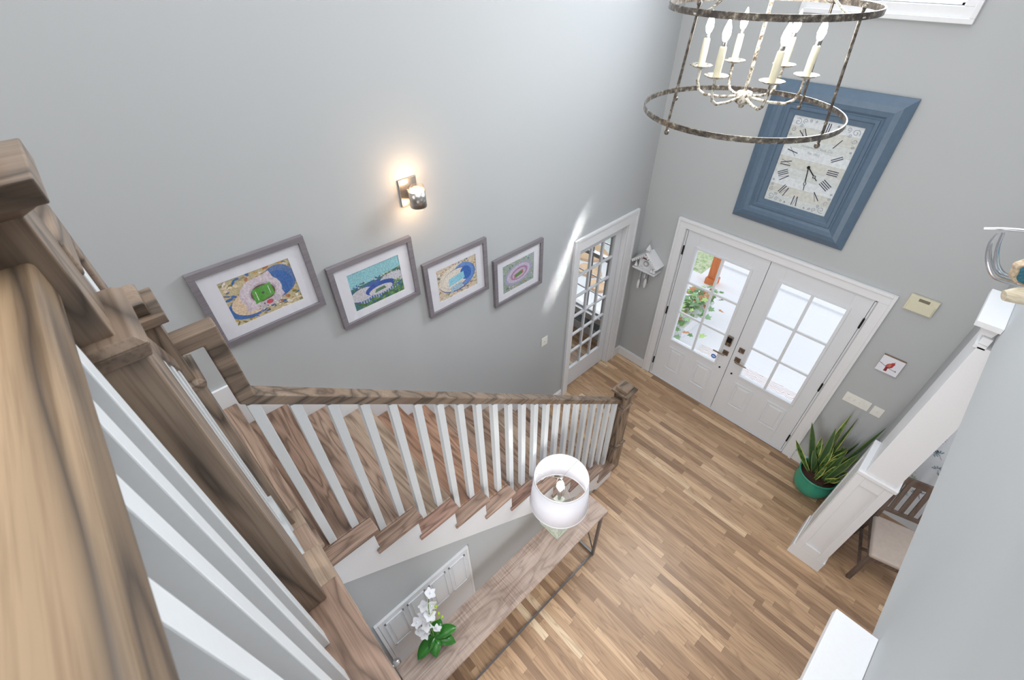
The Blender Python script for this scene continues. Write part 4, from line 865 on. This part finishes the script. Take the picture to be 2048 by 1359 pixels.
for k in range(6):
    a = math.radians(16 + 60 * k); ca, sa = math.cos(a), math.sin(a); r = 0.25; zc = 4.135
    P = [(CX + q * ca, CY + q * sa, z) for q, z in ((0.035, 4.02), (0.12, 4.008), (0.2, 4.01), (0.235, 4.03), (0.25, 4.07), (0.25, zc))]
    build('arm', MB().tube(P, 0.0075, 8), 'distress', ch)
    ux, uy = CX + r * ca, CY + r * sa
    build('drip_dish', MB().lathe([(0, zc - 0.004), (0.03, zc - 0.002), (0.056, zc + 0.008), (0.058, zc + 0.011), (0.03, zc + 0.003), (0, zc + 0.002)], ux, uy, 24), 'distress', ch)
    cdl = build('candle_sleeve', MB().lathe([(0.0175, zc + 0.002), (0.0165, zc + 0.04), (0.0175, zc + 0.07), (0.016, zc + 0.125), (0.012, zc + 0.13), (0, zc + 0.13)], ux, uy, 16), 'candle', ch)
    build('socket', MB().lathe([(0.010, zc + 0.128), (0.0105, zc + 0.145), (0.008, zc + 0.15)], ux, uy, 12), 'nickel', cdl)
    build('bulb', MB().lathe([(0.008, zc + 0.148), (0.015, zc + 0.16), (0.019, zc + 0.178), (0.016, zc + 0.2), (0.008, zc + 0.225), (0.002, zc + 0.242), (0, zc + 0.245)], ux, uy, 14), 'bulb', cdl)
point('chandelier_light', (CX, CY, 4.34), 16, (1, 0.95, 0.88), 0.22, ch)

# ------------------------------------------------------------------ console table
tb = thing('console_table', 'long rough wood console table with dark iron frame beneath the stairs', 'table', (1.53, -3.56, 0))
tx0, tx1, ty0, ty1, tz = 1.375, 1.668, -4.56, -2.53, 0.80
for (a, b) in ((tx0, 1.475), (1.4765, 1.572), (1.5735, tx1)):
    pass
build('tabletop', MB().box(tx0, tx1, ty0, ty1, tz - 0.028, tz), 'mango', tb, bevel=0.004)
lg = []
for x in (tx0 + 0.02, tx1 - 0.015):
    for y in (ty1 - 0.075, ty0 + 0.075):
        build('leg', MB().box(x - 0.0125, x + 0.0125, y - 0.0125, y + 0.0125, 0, tz - 0.028), 'iron', tb, bevel=0.001)
for y in (ty1 - 0.075, ty0 + 0.075):
    xa, xb = tx0 + 0.02, tx1 - 0.015
    build('cross_brace', MB().beam((xa, y, 0.03), (xb, y, tz - 0.06), 0.01, 0.01, (0, 1, 0)).beam((xa, y + 0.011, tz - 0.06), (xb, y + 0.011, 0.03), 0.01, 0.01, (0, 1, 0)), 'iron', tb)
    build('end_stretcher', MB().box(xa + 0.0125, xb - 0.0125, y - 0.008, y + 0.008, 0.012, 0.034), 'iron', tb)
for x in (tx0 + 0.02, tx1 - 0.015): build('long_stretcher', MB().box(x - 0.007, x + 0.007, ty0 + 0.088, ty1 - 0.088, 0.014, 0.028), 'iron', tb)
# table lamp
LX, LY = 1.43, -2.955
lp = thing('table_lamp', 'lit table lamp with white drum shade and pale green pyramid base', 'lamp', (LX, LY, tz))
build('base_plate', MB().box(LX - 0.105, LX + 0.105, LY - 0.105, LY + 0.105, tz, tz + 0.022), 'lampbase', lp, bevel=0.003)
build('pyramid_base', MB().frus(LX, LY, tz + 0.022, tz + 0.40, 0.098, 0.098, 0.028, 0.028).frus(LX, LY, tz + 0.40, tz + 0.415, 0.036, 0.036, 0.036, 0.036), 'lampbase', lp, bevel=0.003)
build('socket', MB().lathe([(0.012, tz + 0.415), (0.012, tz + 0.47), (0.02, tz + 0.475), (0.02, tz + 0.54), (0.015, tz + 0.55)], LX, LY, 18), 'nickel', lp)
build('bulb', MB().lathe([(0.013, tz + 0.55), (0.02, tz + 0.57), (0.032, tz + 0.60), (0.03, tz + 0.632), (0.018, tz + 0.65), (0, tz + 0.655)], LX, LY, 20), 'bulb', lp)
hp = []
for s_ in (-1, 1):
    hp.append([(LX + s_ * q, LY, z) for q, z in ((0.015, tz + 0.47), (0.04, tz + 0.52), (0.05, tz + 0.6), (0.03, tz + 0.69), (0.004, tz + 0.715))])
build('harp', MB().tube(hp[0], 0.0025, 6).tube(hp[1], 0.0025, 6), 'nickel', lp)
build('finial', MB().ball((LX, LY, tz + 0.735), 0.012, 12).tube([(LX, LY, tz + 0.71), (LX, LY, tz + 0.735)], 0.005, 8), 'nickel', lp)
shd = build('lamp_shade', MB().lathe([(0.238, 1.185), (0.240, 1.185), (0.212, 1.53), (0.210, 1.53), (0.238, 1.185)], LX, LY, 64), 'shade', lp)
build('shade_trim', MB().lathe([(0.237, 1.184), (0.2415, 1.184), (0.2405, 1.196), (0.236, 1.196), (0.237, 1.184)], LX, LY, 64), 'white', shd)
build('shade_trim', MB().lathe([(0.2095, 1.52), (0.2145, 1.52), (0.2135, 1.532), (0.2085, 1.532), (0.2095, 1.52)], LX, LY, 64), 'white', shd)
sp_ = MB()
for k in range(3):
    a = math.radians(95 + 120 * k); sp_.tube([(LX, LY, tz + 0.715), (LX + 0.211 * math.cos(a), LY + 0.211 * math.sin(a), 1.522)], 0.0018, 6)
build('spider', sp_, 'nickel', shd)
point('table_lamp_light', (LX, LY, tz + 0.69), 1.5, (1, 0.97, 0.93), 0.03, lp)

# orchid
OX, OY = 1.425, -4.255
orc = thing('potted_orchid', 'small white orchid in a clear glass on the console table', 'plant', (OX, OY, tz))
build('glass_vase', MB().lathe([(0.0, tz + 0.002), (0.042, tz + 0.002), (0.046, tz + 0.08), (0.044, tz + 0.08), (0.040, tz + 0.008), (0, tz + 0.008)], OX, OY, 28), glassm('vase_glass', (0.93, 0.96, 0.96)), orc)
build('soil', MB().lathe([(0, tz + 0.01), (0.036, tz + 0.01), (0.040, tz + 0.065), (0.02, tz + 0.075), (0, tz + 0.075)], OX, OY, 20), 'rubber', orc)
def leaf(p0, d, ln, wd, lift, droop, col=None, n=8, fold=0.25):
    """curved leaf as thin double surface"""
    d = Vector(d).normalized(); sd = Vector((-d.y, d.x, 0)).normalized() if abs(d.z) < 0.99 else Vector((1, 0, 0)); p = Vector(p0); vs = []; 
    for i in range(n + 1):
        t_ = i / n; w_ = wd * math.sin(PI * min(1, 0.08 + 0.92 * t_)) ** 0.7 if i < n else 0.0005
        c = p + d * (ln * t_) + Vector((0, 0, lift * t_ - droop * t_ * t_))
        vs += [c - sd * w_ + Vector((0, 0, fold * w_)), c, c + sd * w_ + Vector((0, 0, fold * w_))]
    up = [(v[0], v[1], v[2]) for v in vs]; dn = [(v[0], v[1], v[2] - 0.0016) for v in vs]; k = len(vs); fs = []
    for i in range(n):
        a = i * 3; fs += [(a, a + 1, a + 4, a + 3), (a + 1, a + 2, a + 5, a + 4)]
    f2 = [tuple(k + q for q in reversed(f)) for f in fs]
    side = []
    for i in range(n): a = i * 3; side += [(a, a + 3, k + a + 3, k + a), (a + 2, k + a + 2, k + a + 5, a + 5)]
    return MB().add(up + dn, fs + f2 + side, col, True)
for d, ln, lift, dr_ in (((0.35, 0.9, 0), 0.17, 0.06, 0.07), ((0.8, 0.6, 0), 0.16, 0.03, 0.06), ((0.2, -1, 0), 0.17, 0.05, 0.07), ((0.9, -0.5, 0), 0.13, 0.04, 0.05), ((-0.5, 0.8, 0), 0.12, 0.06, 0.05)):
    build('leaf', leaf((OX, OY, tz + 0.075), d, ln, 0.045, lift, dr_), 'orchleaf', orc)
stem1 = [(OX, OY, tz + 0.07), (OX - 0.01, OY + 0.01, tz + 0.2), (OX - 0.02, OY + 0.02, tz + 0.33), (OX - 0.06, OY + 0.05, tz + 0.43), (OX - 0.1, OY + 0.09, tz + 0.48)]
stem2 = [(OX, OY, tz + 0.07), (OX - 0.02, OY - 0.02, tz + 0.18), (OX - 0.04, OY - 0.04, tz + 0.30), (OX - 0.05, OY - 0.05, tz + 0.36)]
build('stem', MB().tube(stem1, 0.0035, 8).tube(stem2, 0.0035, 8).tube([(OX + 0.004, OY, tz + 0.07), (OX + 0.0, OY, tz + 0.33)], 0.0025, 6), 'stemgreen', orc)
def flower(c, face, s):
    mb = MB(); a = Vector(face).normalized().to_track_quat('Z', 'Y').to_matrix().to_4x4()
    for k in range(5):
        an = 2 * PI * k / 5 + 0.3; w_ = 0.62 if k % 2 == 0 else 0.85
        vs = []
        for i in range(6):
            t_ = i / 5; r = s * t_; wd = s * 0.6 * w_ * math.sin(PI * (0.1 + 0.85 * t_)); z_ = s * 0.25 * t_ * t_
            vs += [(r * math.cos(an) - wd * math.sin(an) * -1, r * math.sin(an) - wd * math.cos(an), z_ + 0.001 * k), (r * math.cos(an), r * math.sin(an), z_ - 0.04 * s + 0.001 * k), (r * math.cos(an) - wd * math.sin(an), r * math.sin(an) + wd * math.cos(an), z_ + 0.001 * k)]
        b0 = len(mb.v); mb.add(vs, [f for i in range(5) for f in ((i * 3, i * 3 + 1, i * 3 + 4, i * 3 + 3), (i * 3 + 1, i * 3 + 2, i * 3 + 5, i * 3 + 4))], None, True)
    mb.ball((0, 0, 0.008), s * 0.16, 8); mb.xf(Matrix.Translation(c) @ a); return mb
# blossoms placed through the spray
for dx, dy, dz_, s_ in ((-0.10, 0.10, 0.49, 0.042), (-0.06, 0.07, 0.42, 0.045), (-0.03, 0.03, 0.37, 0.046), (-0.06, 0.0, 0.37, 0.044), (-0.02, -0.015, 0.30, 0.042), (-0.055, -0.055, 0.36, 0.042), (-0.03, -0.075, 0.27, 0.038), (-0.0, -0.05, 0.25, 0.038), (0.02, 0.03, 0.22, 0.036), (-0.09, 0.03, 0.42, 0.04)):
    build('blossom', flower((OX + dx, OY + dy, tz + dz_), (R_.uniform(-0.2, 0.8), R_.uniform(-0.5, 0.5), R_.uniform(0.3, 0.9)), s_), 'petal', orc)
for dx, dy, dz_ in ((-0.01, 0.085, 0.34), (0.01, 0.095, 0.30), (-0.03, 0.09, 0.42)):
    build('bud', MB().ball((OX + dx, OY + dy, tz + dz_), 0.011, 10, sc=(1, 1, 1.3)).tube([(OX + dx, OY + dy, tz + dz_ - 0.01), (OX - 0.02, OY + 0.03, tz + dz_ - 0.03)], 0.002, 6), 'budgreen', orc)

# ------------------------------------------------------------------ snake plant in teal pot
PX, PY = 2.84, -0.255
pt = thing('potted_snake_plant', 'snake plant with yellow-edged leaves in a teal glazed pot', 'plant', (PX, PY, 0))
build('pot', MB().lathe([(0, 0.0), (0.13, 0.0), (0.15, 0.012), (0.178, 0.06), (0.192, 0.12), (0.19, 0.18), (0.176, 0.235), (0.178, 0.25), (0.193, 0.268), (0.197, 0.28), (0.19, 0.288), (0.178, 0.28), (0.168, 0.25), (0.17, 0.235), (0.1, 0.235), (0, 0.235)], PX, PY, 48), 'teal', pt)
build('soil', MB().lathe([(0.169, 0.236), (0.12, 0.25), (0.06, 0.256), (0, 0.258)], PX, PY, 24), 'soil', pt)
def sword(base, tip, w_, bend, twist, n=12):
    base = Vector(base); tip = Vector(tip); d = tip - base; ln = d.length; sd = d.cross(Vector((0, 0, 1)))
    if sd.length < 0.02: sd = Vector((1, 0, 0))
    sd.normalize(); sd = Matrix.Rotation(twist, 3, d.normalized()) @ sd; nn = sd.cross(d).normalized()
    mb = MB(); rows = []
    gr, yl = (srgb(92, 128, 66), srgb(206, 210, 116)) if R_.random() < 0.6 else (srgb(58, 88, 54), srgb(120, 140, 78))
    for i in range(n + 1):
        t_ = i / n; w1 = w_ * (0.45 + 0.9 * t_ - 0.25 * t_ * t_) if t_ < 0.5 else w_ * (0.84) * (1 - ((t_ - 0.5) / 0.5) ** 2.2)
        w1 = max(w1, 0.0008); c = base + d * t_ + nn * (bend * math.sin(PI * t_ * 0.9)) + Vector((0, 0, 0.0))
        s2 = Matrix.Rotation(twist * 0.8 * t_, 3, d.normalized()) @ sd; n2 = s2.cross(d).normalized()
        rows.append([c - s2 * w1 + n2 * 0.18 * w1, c - s2 * w1 * 0.72 + n2 * 0.08 * w1, c, c + s2 * w1 * 0.72 + n2 * 0.08 * w1, c + s2 * w1 + n2 * 0.18 * w1])
    for sgn in (0, 1):
        vs = [v + nn * (-0.0018 * sgn) for r in rows for v in r]
        for j in range(4):
            for i in range(n):
                f = (i * 5 + j, i * 5 + j + 1, i * 5 + j + 6, i * 5 + j + 5); b0 = len(mb.v)
                mb.add([vs[q] for q in (f if not sgn else f[::-1])], [(0, 1, 2, 3)], yl if j in (0, 3) else (gr if (i + j) % 3 else srgb(60, 92, 48)), True)
    return mb
tips = [(2.76, -0.13, 1.10), (2.82, -0.20, 1.14), (3.03, -0.16, 1.16), (2.52, -0.25, 0.86), (2.50, -0.35, 0.62), (2.712, -0.25, 0.95), (2.76, -0.2, 0.90), (2.918, -0.2, 0.92), (3.035, -0.33, 1.02), (2.99, -0.37, 0.92), (3.03, -0.43, 0.86)]
for i in range(34): 
    a = R_.random() * 2 * PI; rr = R_.uniform(0.03, 0.22); tips.append((min(3.03, PX + 0.02 + rr * math.cos(a)), min(-0.06, PY + rr * math.sin(a)), R_.uniform(0.42, 0.78)))
for i, tp in enumerate(tips):
    dx, dy = tp[0] - PX, tp[1] - PY; ln = math.hypot(dx, dy) + 1e-6; q = min(0.11, ln * 0.4)
    base = (PX + dx / ln * q + R_.uniform(-0.02, 0.02), PY + dy / ln * q + R_.uniform(-0.02, 0.02), 0.245)
    build('leaf', sword(base, tp, R_.uniform(0.03, 0.042), R_.uniform(-0.03, 0.05), R_.uniform(-1.1, 1.1)), 'paint', pt)

# ------------------------------------------------------------------ small wall fittings
def plate(name, x, z, wd, ht, toggles, label):
    t = thing(name, label, 'switch', (x, 0, z))
    build('cover_plate', MB().box(x - wd / 2, x + wd / 2, -0.007, -0.0005, z - ht / 2, z + ht / 2), 'plate', t, bevel=0.003)
    for i in range(toggles):
        xx = x + (i - (toggles - 1) / 2) * 0.046
        build('toggle', MB().box(xx - 0.005, xx + 0.005, -0.016, -0.007, z - 0.006, z + 0.014), 'white', t, bevel=0.001)
plate('light_switch', 2.735, 1.165, 0.225, 0.118, 4, 'white four-gang light switch above the potted snake plant')
plate('light_switch', 2.915, 1.16, 0.09, 0.115, 1, 'small white single light switch beside the four-gang one')
t = thing('light_switch', 'white light switch on the left wall near the many-paned door', 'switch', (0, -1.64, 1.225))
build('cover_plate', MB().box(0.0005, 0.007, -1.695, -1.60, 1.165, 1.285), 'plate', t, bevel=0.003); build('toggle', MB().box(0.007, 0.017, -1.652, -1.642, 1.222, 1.242), 'white', t, bevel=0.001)
th = thing('thermostat', 'ivory wall box with a grey display to the right of the doors', 'thermostat', (2.70, 0, 2.27))
build('body', MB().box(2.60, 2.80, -0.032, -0.0005, 2.27, 2.415), 'ivory', th, bevel=0.006)
build('front_cover', MB().box(2.612, 2.79, -0.038, -0.031, 2.278, 2.37), 'ivory', th, bevel=0.003)
build('display', MB().box(2.665, 2.74, -0.0335, -0.030, 2.377, 2.402), 'display', th)
cd_ = thing('bird_plaque', 'small white wooden plaque painted with a red bird on a branch', 'wall plaque', (2.775, 0, 1.61))
build('block', MB().box(2.69, 2.862, -0.024, -0.0005, 1.612, 1.79), wood('plain_block_wood', 0, srgb(150, 124, 100), srgb(132, 106, 84), srgb(100, 80, 60), rough=0.7, contrast=0.5), cd_, bevel=0.002)
build('painted_face', MB().box(2.691, 2.861, -0.0255, -0.024, 1.613, 1.789), 'mat_board', cd_)
P = Paint(); red, dred, dark = srgb(176, 60, 60), srgb(130, 44, 50), srgb(70, 80, 80)
for a, b in (((0.0, 0.52), (0.22, 0.44)), ((0.22, 0.44), (0.5, 0.34)), ((0.5, 0.34), (0.85, 0.30))): P.poly([(a[0], a[1] - 0.012), (b[0], b[1] - 0.012), (b[0], b[1] + 0.012), (a[0], a[1] + 0.012)], dark)
P.ell(0.10, 0.49, 0.035, 0.02, srgb(90, 110, 110)); P.ell(0.84, 0.31, 0.03, 0.035, dark)
P.ell(0.50, 0.50, 0.13, 0.18, red, -0.5); P.ell(0.42, 0.48, 0.08, 0.14, srgb(190, 84, 76), -0.3); P.ell(0.58, 0.66, 0.085, 0.09, red); P.poly([(0.55, 0.7), (0.62, 0.7), (0.62, 0.84)], red); P.poly([(0.36, 0.38), (0.48, 0.38), (0.50, 0.12), (0.36, 0.10)], dred)
for q in range(3): P.poly([(0.42 + 0.04 * q, 0.42), (0.44 + 0.04 * q, 0.42), (0.46 + 0.04 * q, 0.6), (0.44 + 0.04 * q, 0.6)], srgb(220, 140, 120))
build('painted_bird', P.mesh((2.691, -0.0258, 1.613), (1, 0, 0), (0, 0, 1), (0, -1, 0), 0.17, 0.176, 0.00005), 'art', cd_)

# cuckoo clock
ku = thing('cuckoo_clock', 'white chalet cuckoo clock between the many-paned door and the entry doors', 'clock', (0.22, 0, 1.56))
kx, kz = 0.20, 1.60; yb_ = -0.001
build('base_shelf', MB().box(0.06, 0.375, -0.155, yb_, kz - 0.018, kz), 'white', ku, bevel=0.003)
build('house', MB().prism([(0.115, kz), (0.315, kz), (0.315, kz + 0.1), (0.215, kz + 0.2), (0.115, kz + 0.1)], 1, -0.105, yb_), 'white', ku, bevel=0.002)
rf = MB()
for s_ in (-1, 1):
    a = Vector((0.215, 0, kz + 0.225)); b_ = Vector((0.215 + s_ * 0.175, 0, kz + 0.075)); d = (b_ - a).normalized(); n_ = Vector((-d.z, 0, d.x)) * (0.012 * s_)
    rf.prism([(a.x, a.z), (b_.x, b_.z), (b_.x + n_.x, b_.z + n_.z), (a.x, a.z + 0.015)], 1, -0.16, yb_)
build('roof', rf, 'white', ku, bevel=0.001)
sc_ = MB()
for i in range(7):
    for s_ in (-1, 1):
        t_ = (i + 0.5) / 7; sc_.tube([(0.215 + s_ * 0.17 * t_, -0.16, kz + 0.212 - 0.145 * t_), (0.215 + s_ * 0.17 * t_, -0.166, kz + 0.212 - 0.145 * t_)], 0.013, 8)
build('roof_edging', sc_, 'white', ku)
build('steeple', MB().box(0.20, 0.208, -0.13, -0.10, kz + 0.2, kz + 0.27).box(0.222, 0.23, -0.13, -0.10, kz + 0.2, kz + 0.27).frus(0.215, -0.115, kz + 0.27, kz + 0.34, 0.026, 0.022, 0.002, 0.002), 'white', ku)
build('dial', MB().tube([(0.215, -0.105, kz + 0.075), (0.215, -0.112, kz + 0.075)], 0.036, 24), 'inkpale', ku)
build('dial_centre', MB().tube([(0.215, -0.112, kz + 0.075), (0.215, -0.114, kz + 0.075)], 0.022, 20), 'white', ku)
build('balcony_trim', MB().box(0.14, 0.29, -0.112, -0.105, kz + 0.128, kz + 0.142), plain('red_brown_trim', srgb(120, 66, 62), 0.5), ku)
for x, h_ in ((0.09, 0.09), (0.345, 0.1), (0.315, 0.06)):
    build('toy_tree', MB().lathe([(0.022, kz + 0.012), (0.006, kz + h_ * 0.7), (0, kz + h_)], x, -0.125, 12).tube([(x, -0.125, kz), (x, -0.125, kz + 0.014)], 0.004, 8), 'white', ku)
build('figurine', MB().ball((0.17, -0.13, kz + 0.014), 0.013, 10, sc=(1, 0.8, 1.1)).ball((0.17, -0.13, kz + 0.036), 0.009, 8), 'white', ku)
for x, l_ in ((0.165, 0.29), (0.225, 0.22), (0.262, 0.19)):
    k_ = build('chain', MB().tube([(x, -0.07, kz - 0.018), (x, -0.07, kz - 0.018 - l_)], 0.0035, 6), 'iron', ku)
for x, zt in ((0.145, kz - 0.2), (0.235, kz - 0.15)):
    build('pine_cone_weight', MB().tube([(x, -0.075, kz - 0.018), (x, -0.075, zt)], 0.0025, 6).lathe([(0, zt - 0.14), (0.012, zt - 0.125), (0.019, zt - 0.08), (0.017, zt - 0.03), (0.008, zt), (0, zt)], x, -0.075, 12), 'white', ku)
build('pendulum', MB().tube([(0.205, -0.05, kz - 0.018), (0.205, -0.05, kz - 0.13)], 0.0025, 6).lathe([(0, kz - 0.17), (0.022, kz - 0.15), (0.016, kz - 0.11), (0, kz - 0.1)], 0.205, -0.05, 12), 'white', ku)

# ------------------------------------------------------------------ dining chair
def chair():
    t = thing('dining_chair', 'brown slat-back dining chair with beige seat beyond the column', 'chair', (3.63, -0.70, 0), None, math.radians(15))
    W_, D_, H_ = 0.24, 0.235, 0.48
    def B(n, mb, mat, **k): return build(n, mb, mat, t, local=True, **k)
    st_ = MB(); n = 10
    vs = []; 
    pr = [(-W_, -D_), (W_, -D_), (W_ - 0.02, D_), (-W_ + 0.02, D_)]
    B('seat', MB().prism([(-W_, -D_), (W_, -D_), (W_ - 0.025, D_), (-W_ + 0.025, D_)], 2, H_ - 0.055, H_), 'upholstery', bevel=0.022, seg=4)
    B('seat_rail', MB().box(-W_ + 0.03, W_ - 0.03, -D_ + 0.015, -D_ + 0.037, H_ - 0.11, H_ - 0.05).box(-W_ + 0.045, W_ - 0.045, D_ - 0.037, D_ - 0.015, H_ - 0.11, H_ - 0.05).box(-W_ + 0.02, -W_ + 0.042, -D_ + 0.02, D_ - 0.02, H_ - 0.11, H_ - 0.05).box(W_ - 0.042, W_ - 0.02, -D_ + 0.02, D_ - 0.02, H_ - 0.11, H_ - 0.05), 'chairwood', bevel=0.002)
    for sx in (-1, 1):
        B('leg', MB().beam((sx * (W_ - 0.03), -D_ + 0.03, H_ - 0.05), (sx * (W_ - 0.02), -D_ + 0.005, 0), 0.036, 0.036, (0, 1, 0)), 'chairwood', bevel=0.003)
        bl = MB(); P = [(D_ + 0.06, 0), (D_ + 0.0, 0.3), (D_ - 0.01, 0.5), (D_ + 0.03, 0.78), (D_ + 0.09, 1.0)]
        for a, b in zip(P, P[1:]): bl.beam((sx * (W_ - 0.035), a[0], a[1]), (sx * (W_ - 0.035), b[0], b[1] + 0.004), 0.034, 0.034, (0, 1, 0))
        B('leg', bl, 'chairwood', bevel=0.003)
        B('stretcher', MB().beam((sx * (W_ - 0.025), -D_ + 0.02, 0.2), (sx * (W_ - 0.035), D_ + 0.01, 0.2), 0.02, 0.028), 'chairwood')
    B('stretcher', MB().beam((-W_ + 0.03, 0, 0.2), (W_ - 0.03, 0, 0.2), 0.02, 0.026), 'chairwood')
    bk = MB().box(-W_ + 0.05, W_ - 0.05, D_ + 0.062, D_ + 0.085, 0.90, 0.99).box(-W_ + 0.05, W_ - 0.05, D_ + 0.005, D_ + 0.025, 0.57, 0.62)
    B('top_rail', MB().beam((-W_ + 0.02, D_ + 0.083, 0.965), (W_ - 0.02, D_ + 0.083, 0.965), 0.024, 0.085), 'chairwood', bevel=0.004)
    B('lower_rail', MB().beam((-W_ + 0.05, D_ + 0.004, 0.60), (W_ - 0.05, D_ + 0.004, 0.60), 0.02, 0.045), 'chairwood', bevel=0.003)
    for k in range(5):
        x = -0.152 + k * 0.076
        B('slat', MB().beam((x, D_ + 0.006, 0.615), (x, D_ + 0.075, 0.93), 0.04, 0.012, (0, 1, 0)), 'chairwood', bevel=0.002)
    return t
chair()

# ------------------------------------------------------------------ decor on the ledge
def curve(pts, n=8):
    out = []; P = [Vector(p) for p in pts]; P = [P[0]] + P + [P[-1]]
    for i in range(1, len(P) - 2):
        for j in range(n):
            t_ = j / n; a, b, c, d = P[i - 1], P[i], P[i + 1], P[i + 2]
            out.append(0.5 * ((2 * b) + (-a + c) * t_ + (2 * a - 5 * b + 4 * c - d) * t_ ** 2 + (-a + 3 * b - 3 * c + d) * t_ ** 3))
    out.append(P[-2]); return out
C0 = Vector((2.61003603, -4.53207318, 4.64775798))
LZ = 3.9
dw = build('driftwood', MB().tube(curve([(2.783, -2.836, 3.892), (2.86, -2.80, 3.91), (3.0, -2.76, 3.937), (3.15, -2.72, 3.945), (3.3, -2.7, 3.935)]), [0.016 + 0.024 * min(1, (k / 9)) for k in range(33)], 16, sq=(1, 0.85)), 'drift')
tag(dw, 'bleached driftwood piece jutting over the ledge at the right edge', 'driftwood')
an = thing('antler_sculpture', 'silver antler sculpture reaching out over the ledge above the driftwood', 'sculpture', (3.08, -2.75, LZ))
def tine(pts, r0, r1):
    c = curve(pts, 8); k = len(c) - 1; return MB().tube(c, [r0 + (r1 - r0) * (i / k) for i in range(k + 1)], 12)
build('main_beam', tine([(3.12, -2.75, 3.93), (3.0, -2.75, 3.925), (2.9, -2.75, 3.912), (2.808, -2.75, 3.906), (2.765, -2.75, 3.908), (2.735, -2.75, 3.93), (2.712, -2.75, 3.975), (2.70, -2.75, 4.022)], 0.016, 0.004), 'antler', an)
build('tine', tine([(2.79, -2.76, 3.906), (2.745, -2.78, 3.915), (2.712, -2.79, 3.95), (2.69, -2.79, 3.995), (2.688, -2.79, 4.028)], 0.013, 0.003), 'antler', an)
build('tine', tine([(3.1, -2.72, 3.93), (3.02, -2.72, 4.0), (2.9, -2.74, 4.045), (2.75, -2.75, 4.043), (2.658, -2.75, 4.018)], 0.013, 0.003), 'antler', an)
build('base', MB().lathe([(0, LZ + 0.0), (0.05, LZ), (0.05, LZ + 0.012), (0.02, LZ + 0.03), (0, LZ + 0.034)], 3.11, -2.74, 20), 'antler', an)
ge = thing('geode', 'round teal geode slice resting on the driftwood at the right edge', 'geode', (2.805, -2.79, 3.918))
gp = [(0.052 * (1 + 0.06 * math.sin(5 * a) + 0.04 * math.sin(9 * a + 1)) * math.cos(a), 0.044 * (1 + 0.06 * math.sin(4 * a)) * math.sin(a)) for a in [2 * PI * k / 32 for k in range(32)]]
rot = Matrix.Translation((2.805, -2.79, 3.962)) @ Matrix.Rotation(math.radians(35), 4, 'Z')
build('rim', MB().prism(gp, 1, -0.012, 0.012).xf(rot), plain('speckled_rock_rim', srgb(196, 176, 150), 0.7, bump=0.8, scale=120, var=0.3), ge, bevel=0.003)
build('crystal_band', MB().prism([(x * 0.86, z * 0.86) for x, z in gp], 1, -0.0135, 0.0135).xf(rot), plain('teal_crystal', srgb(38, 110, 132), 0.2, bump=0.6, scale=150, var=0.35), ge)
build('crystal_heart', MB().prism([(x * 0.42 + 0.008, z * 0.42 - 0.008) for x, z in gp], 1, -0.015, 0.015).xf(rot), 'ivory', ge)
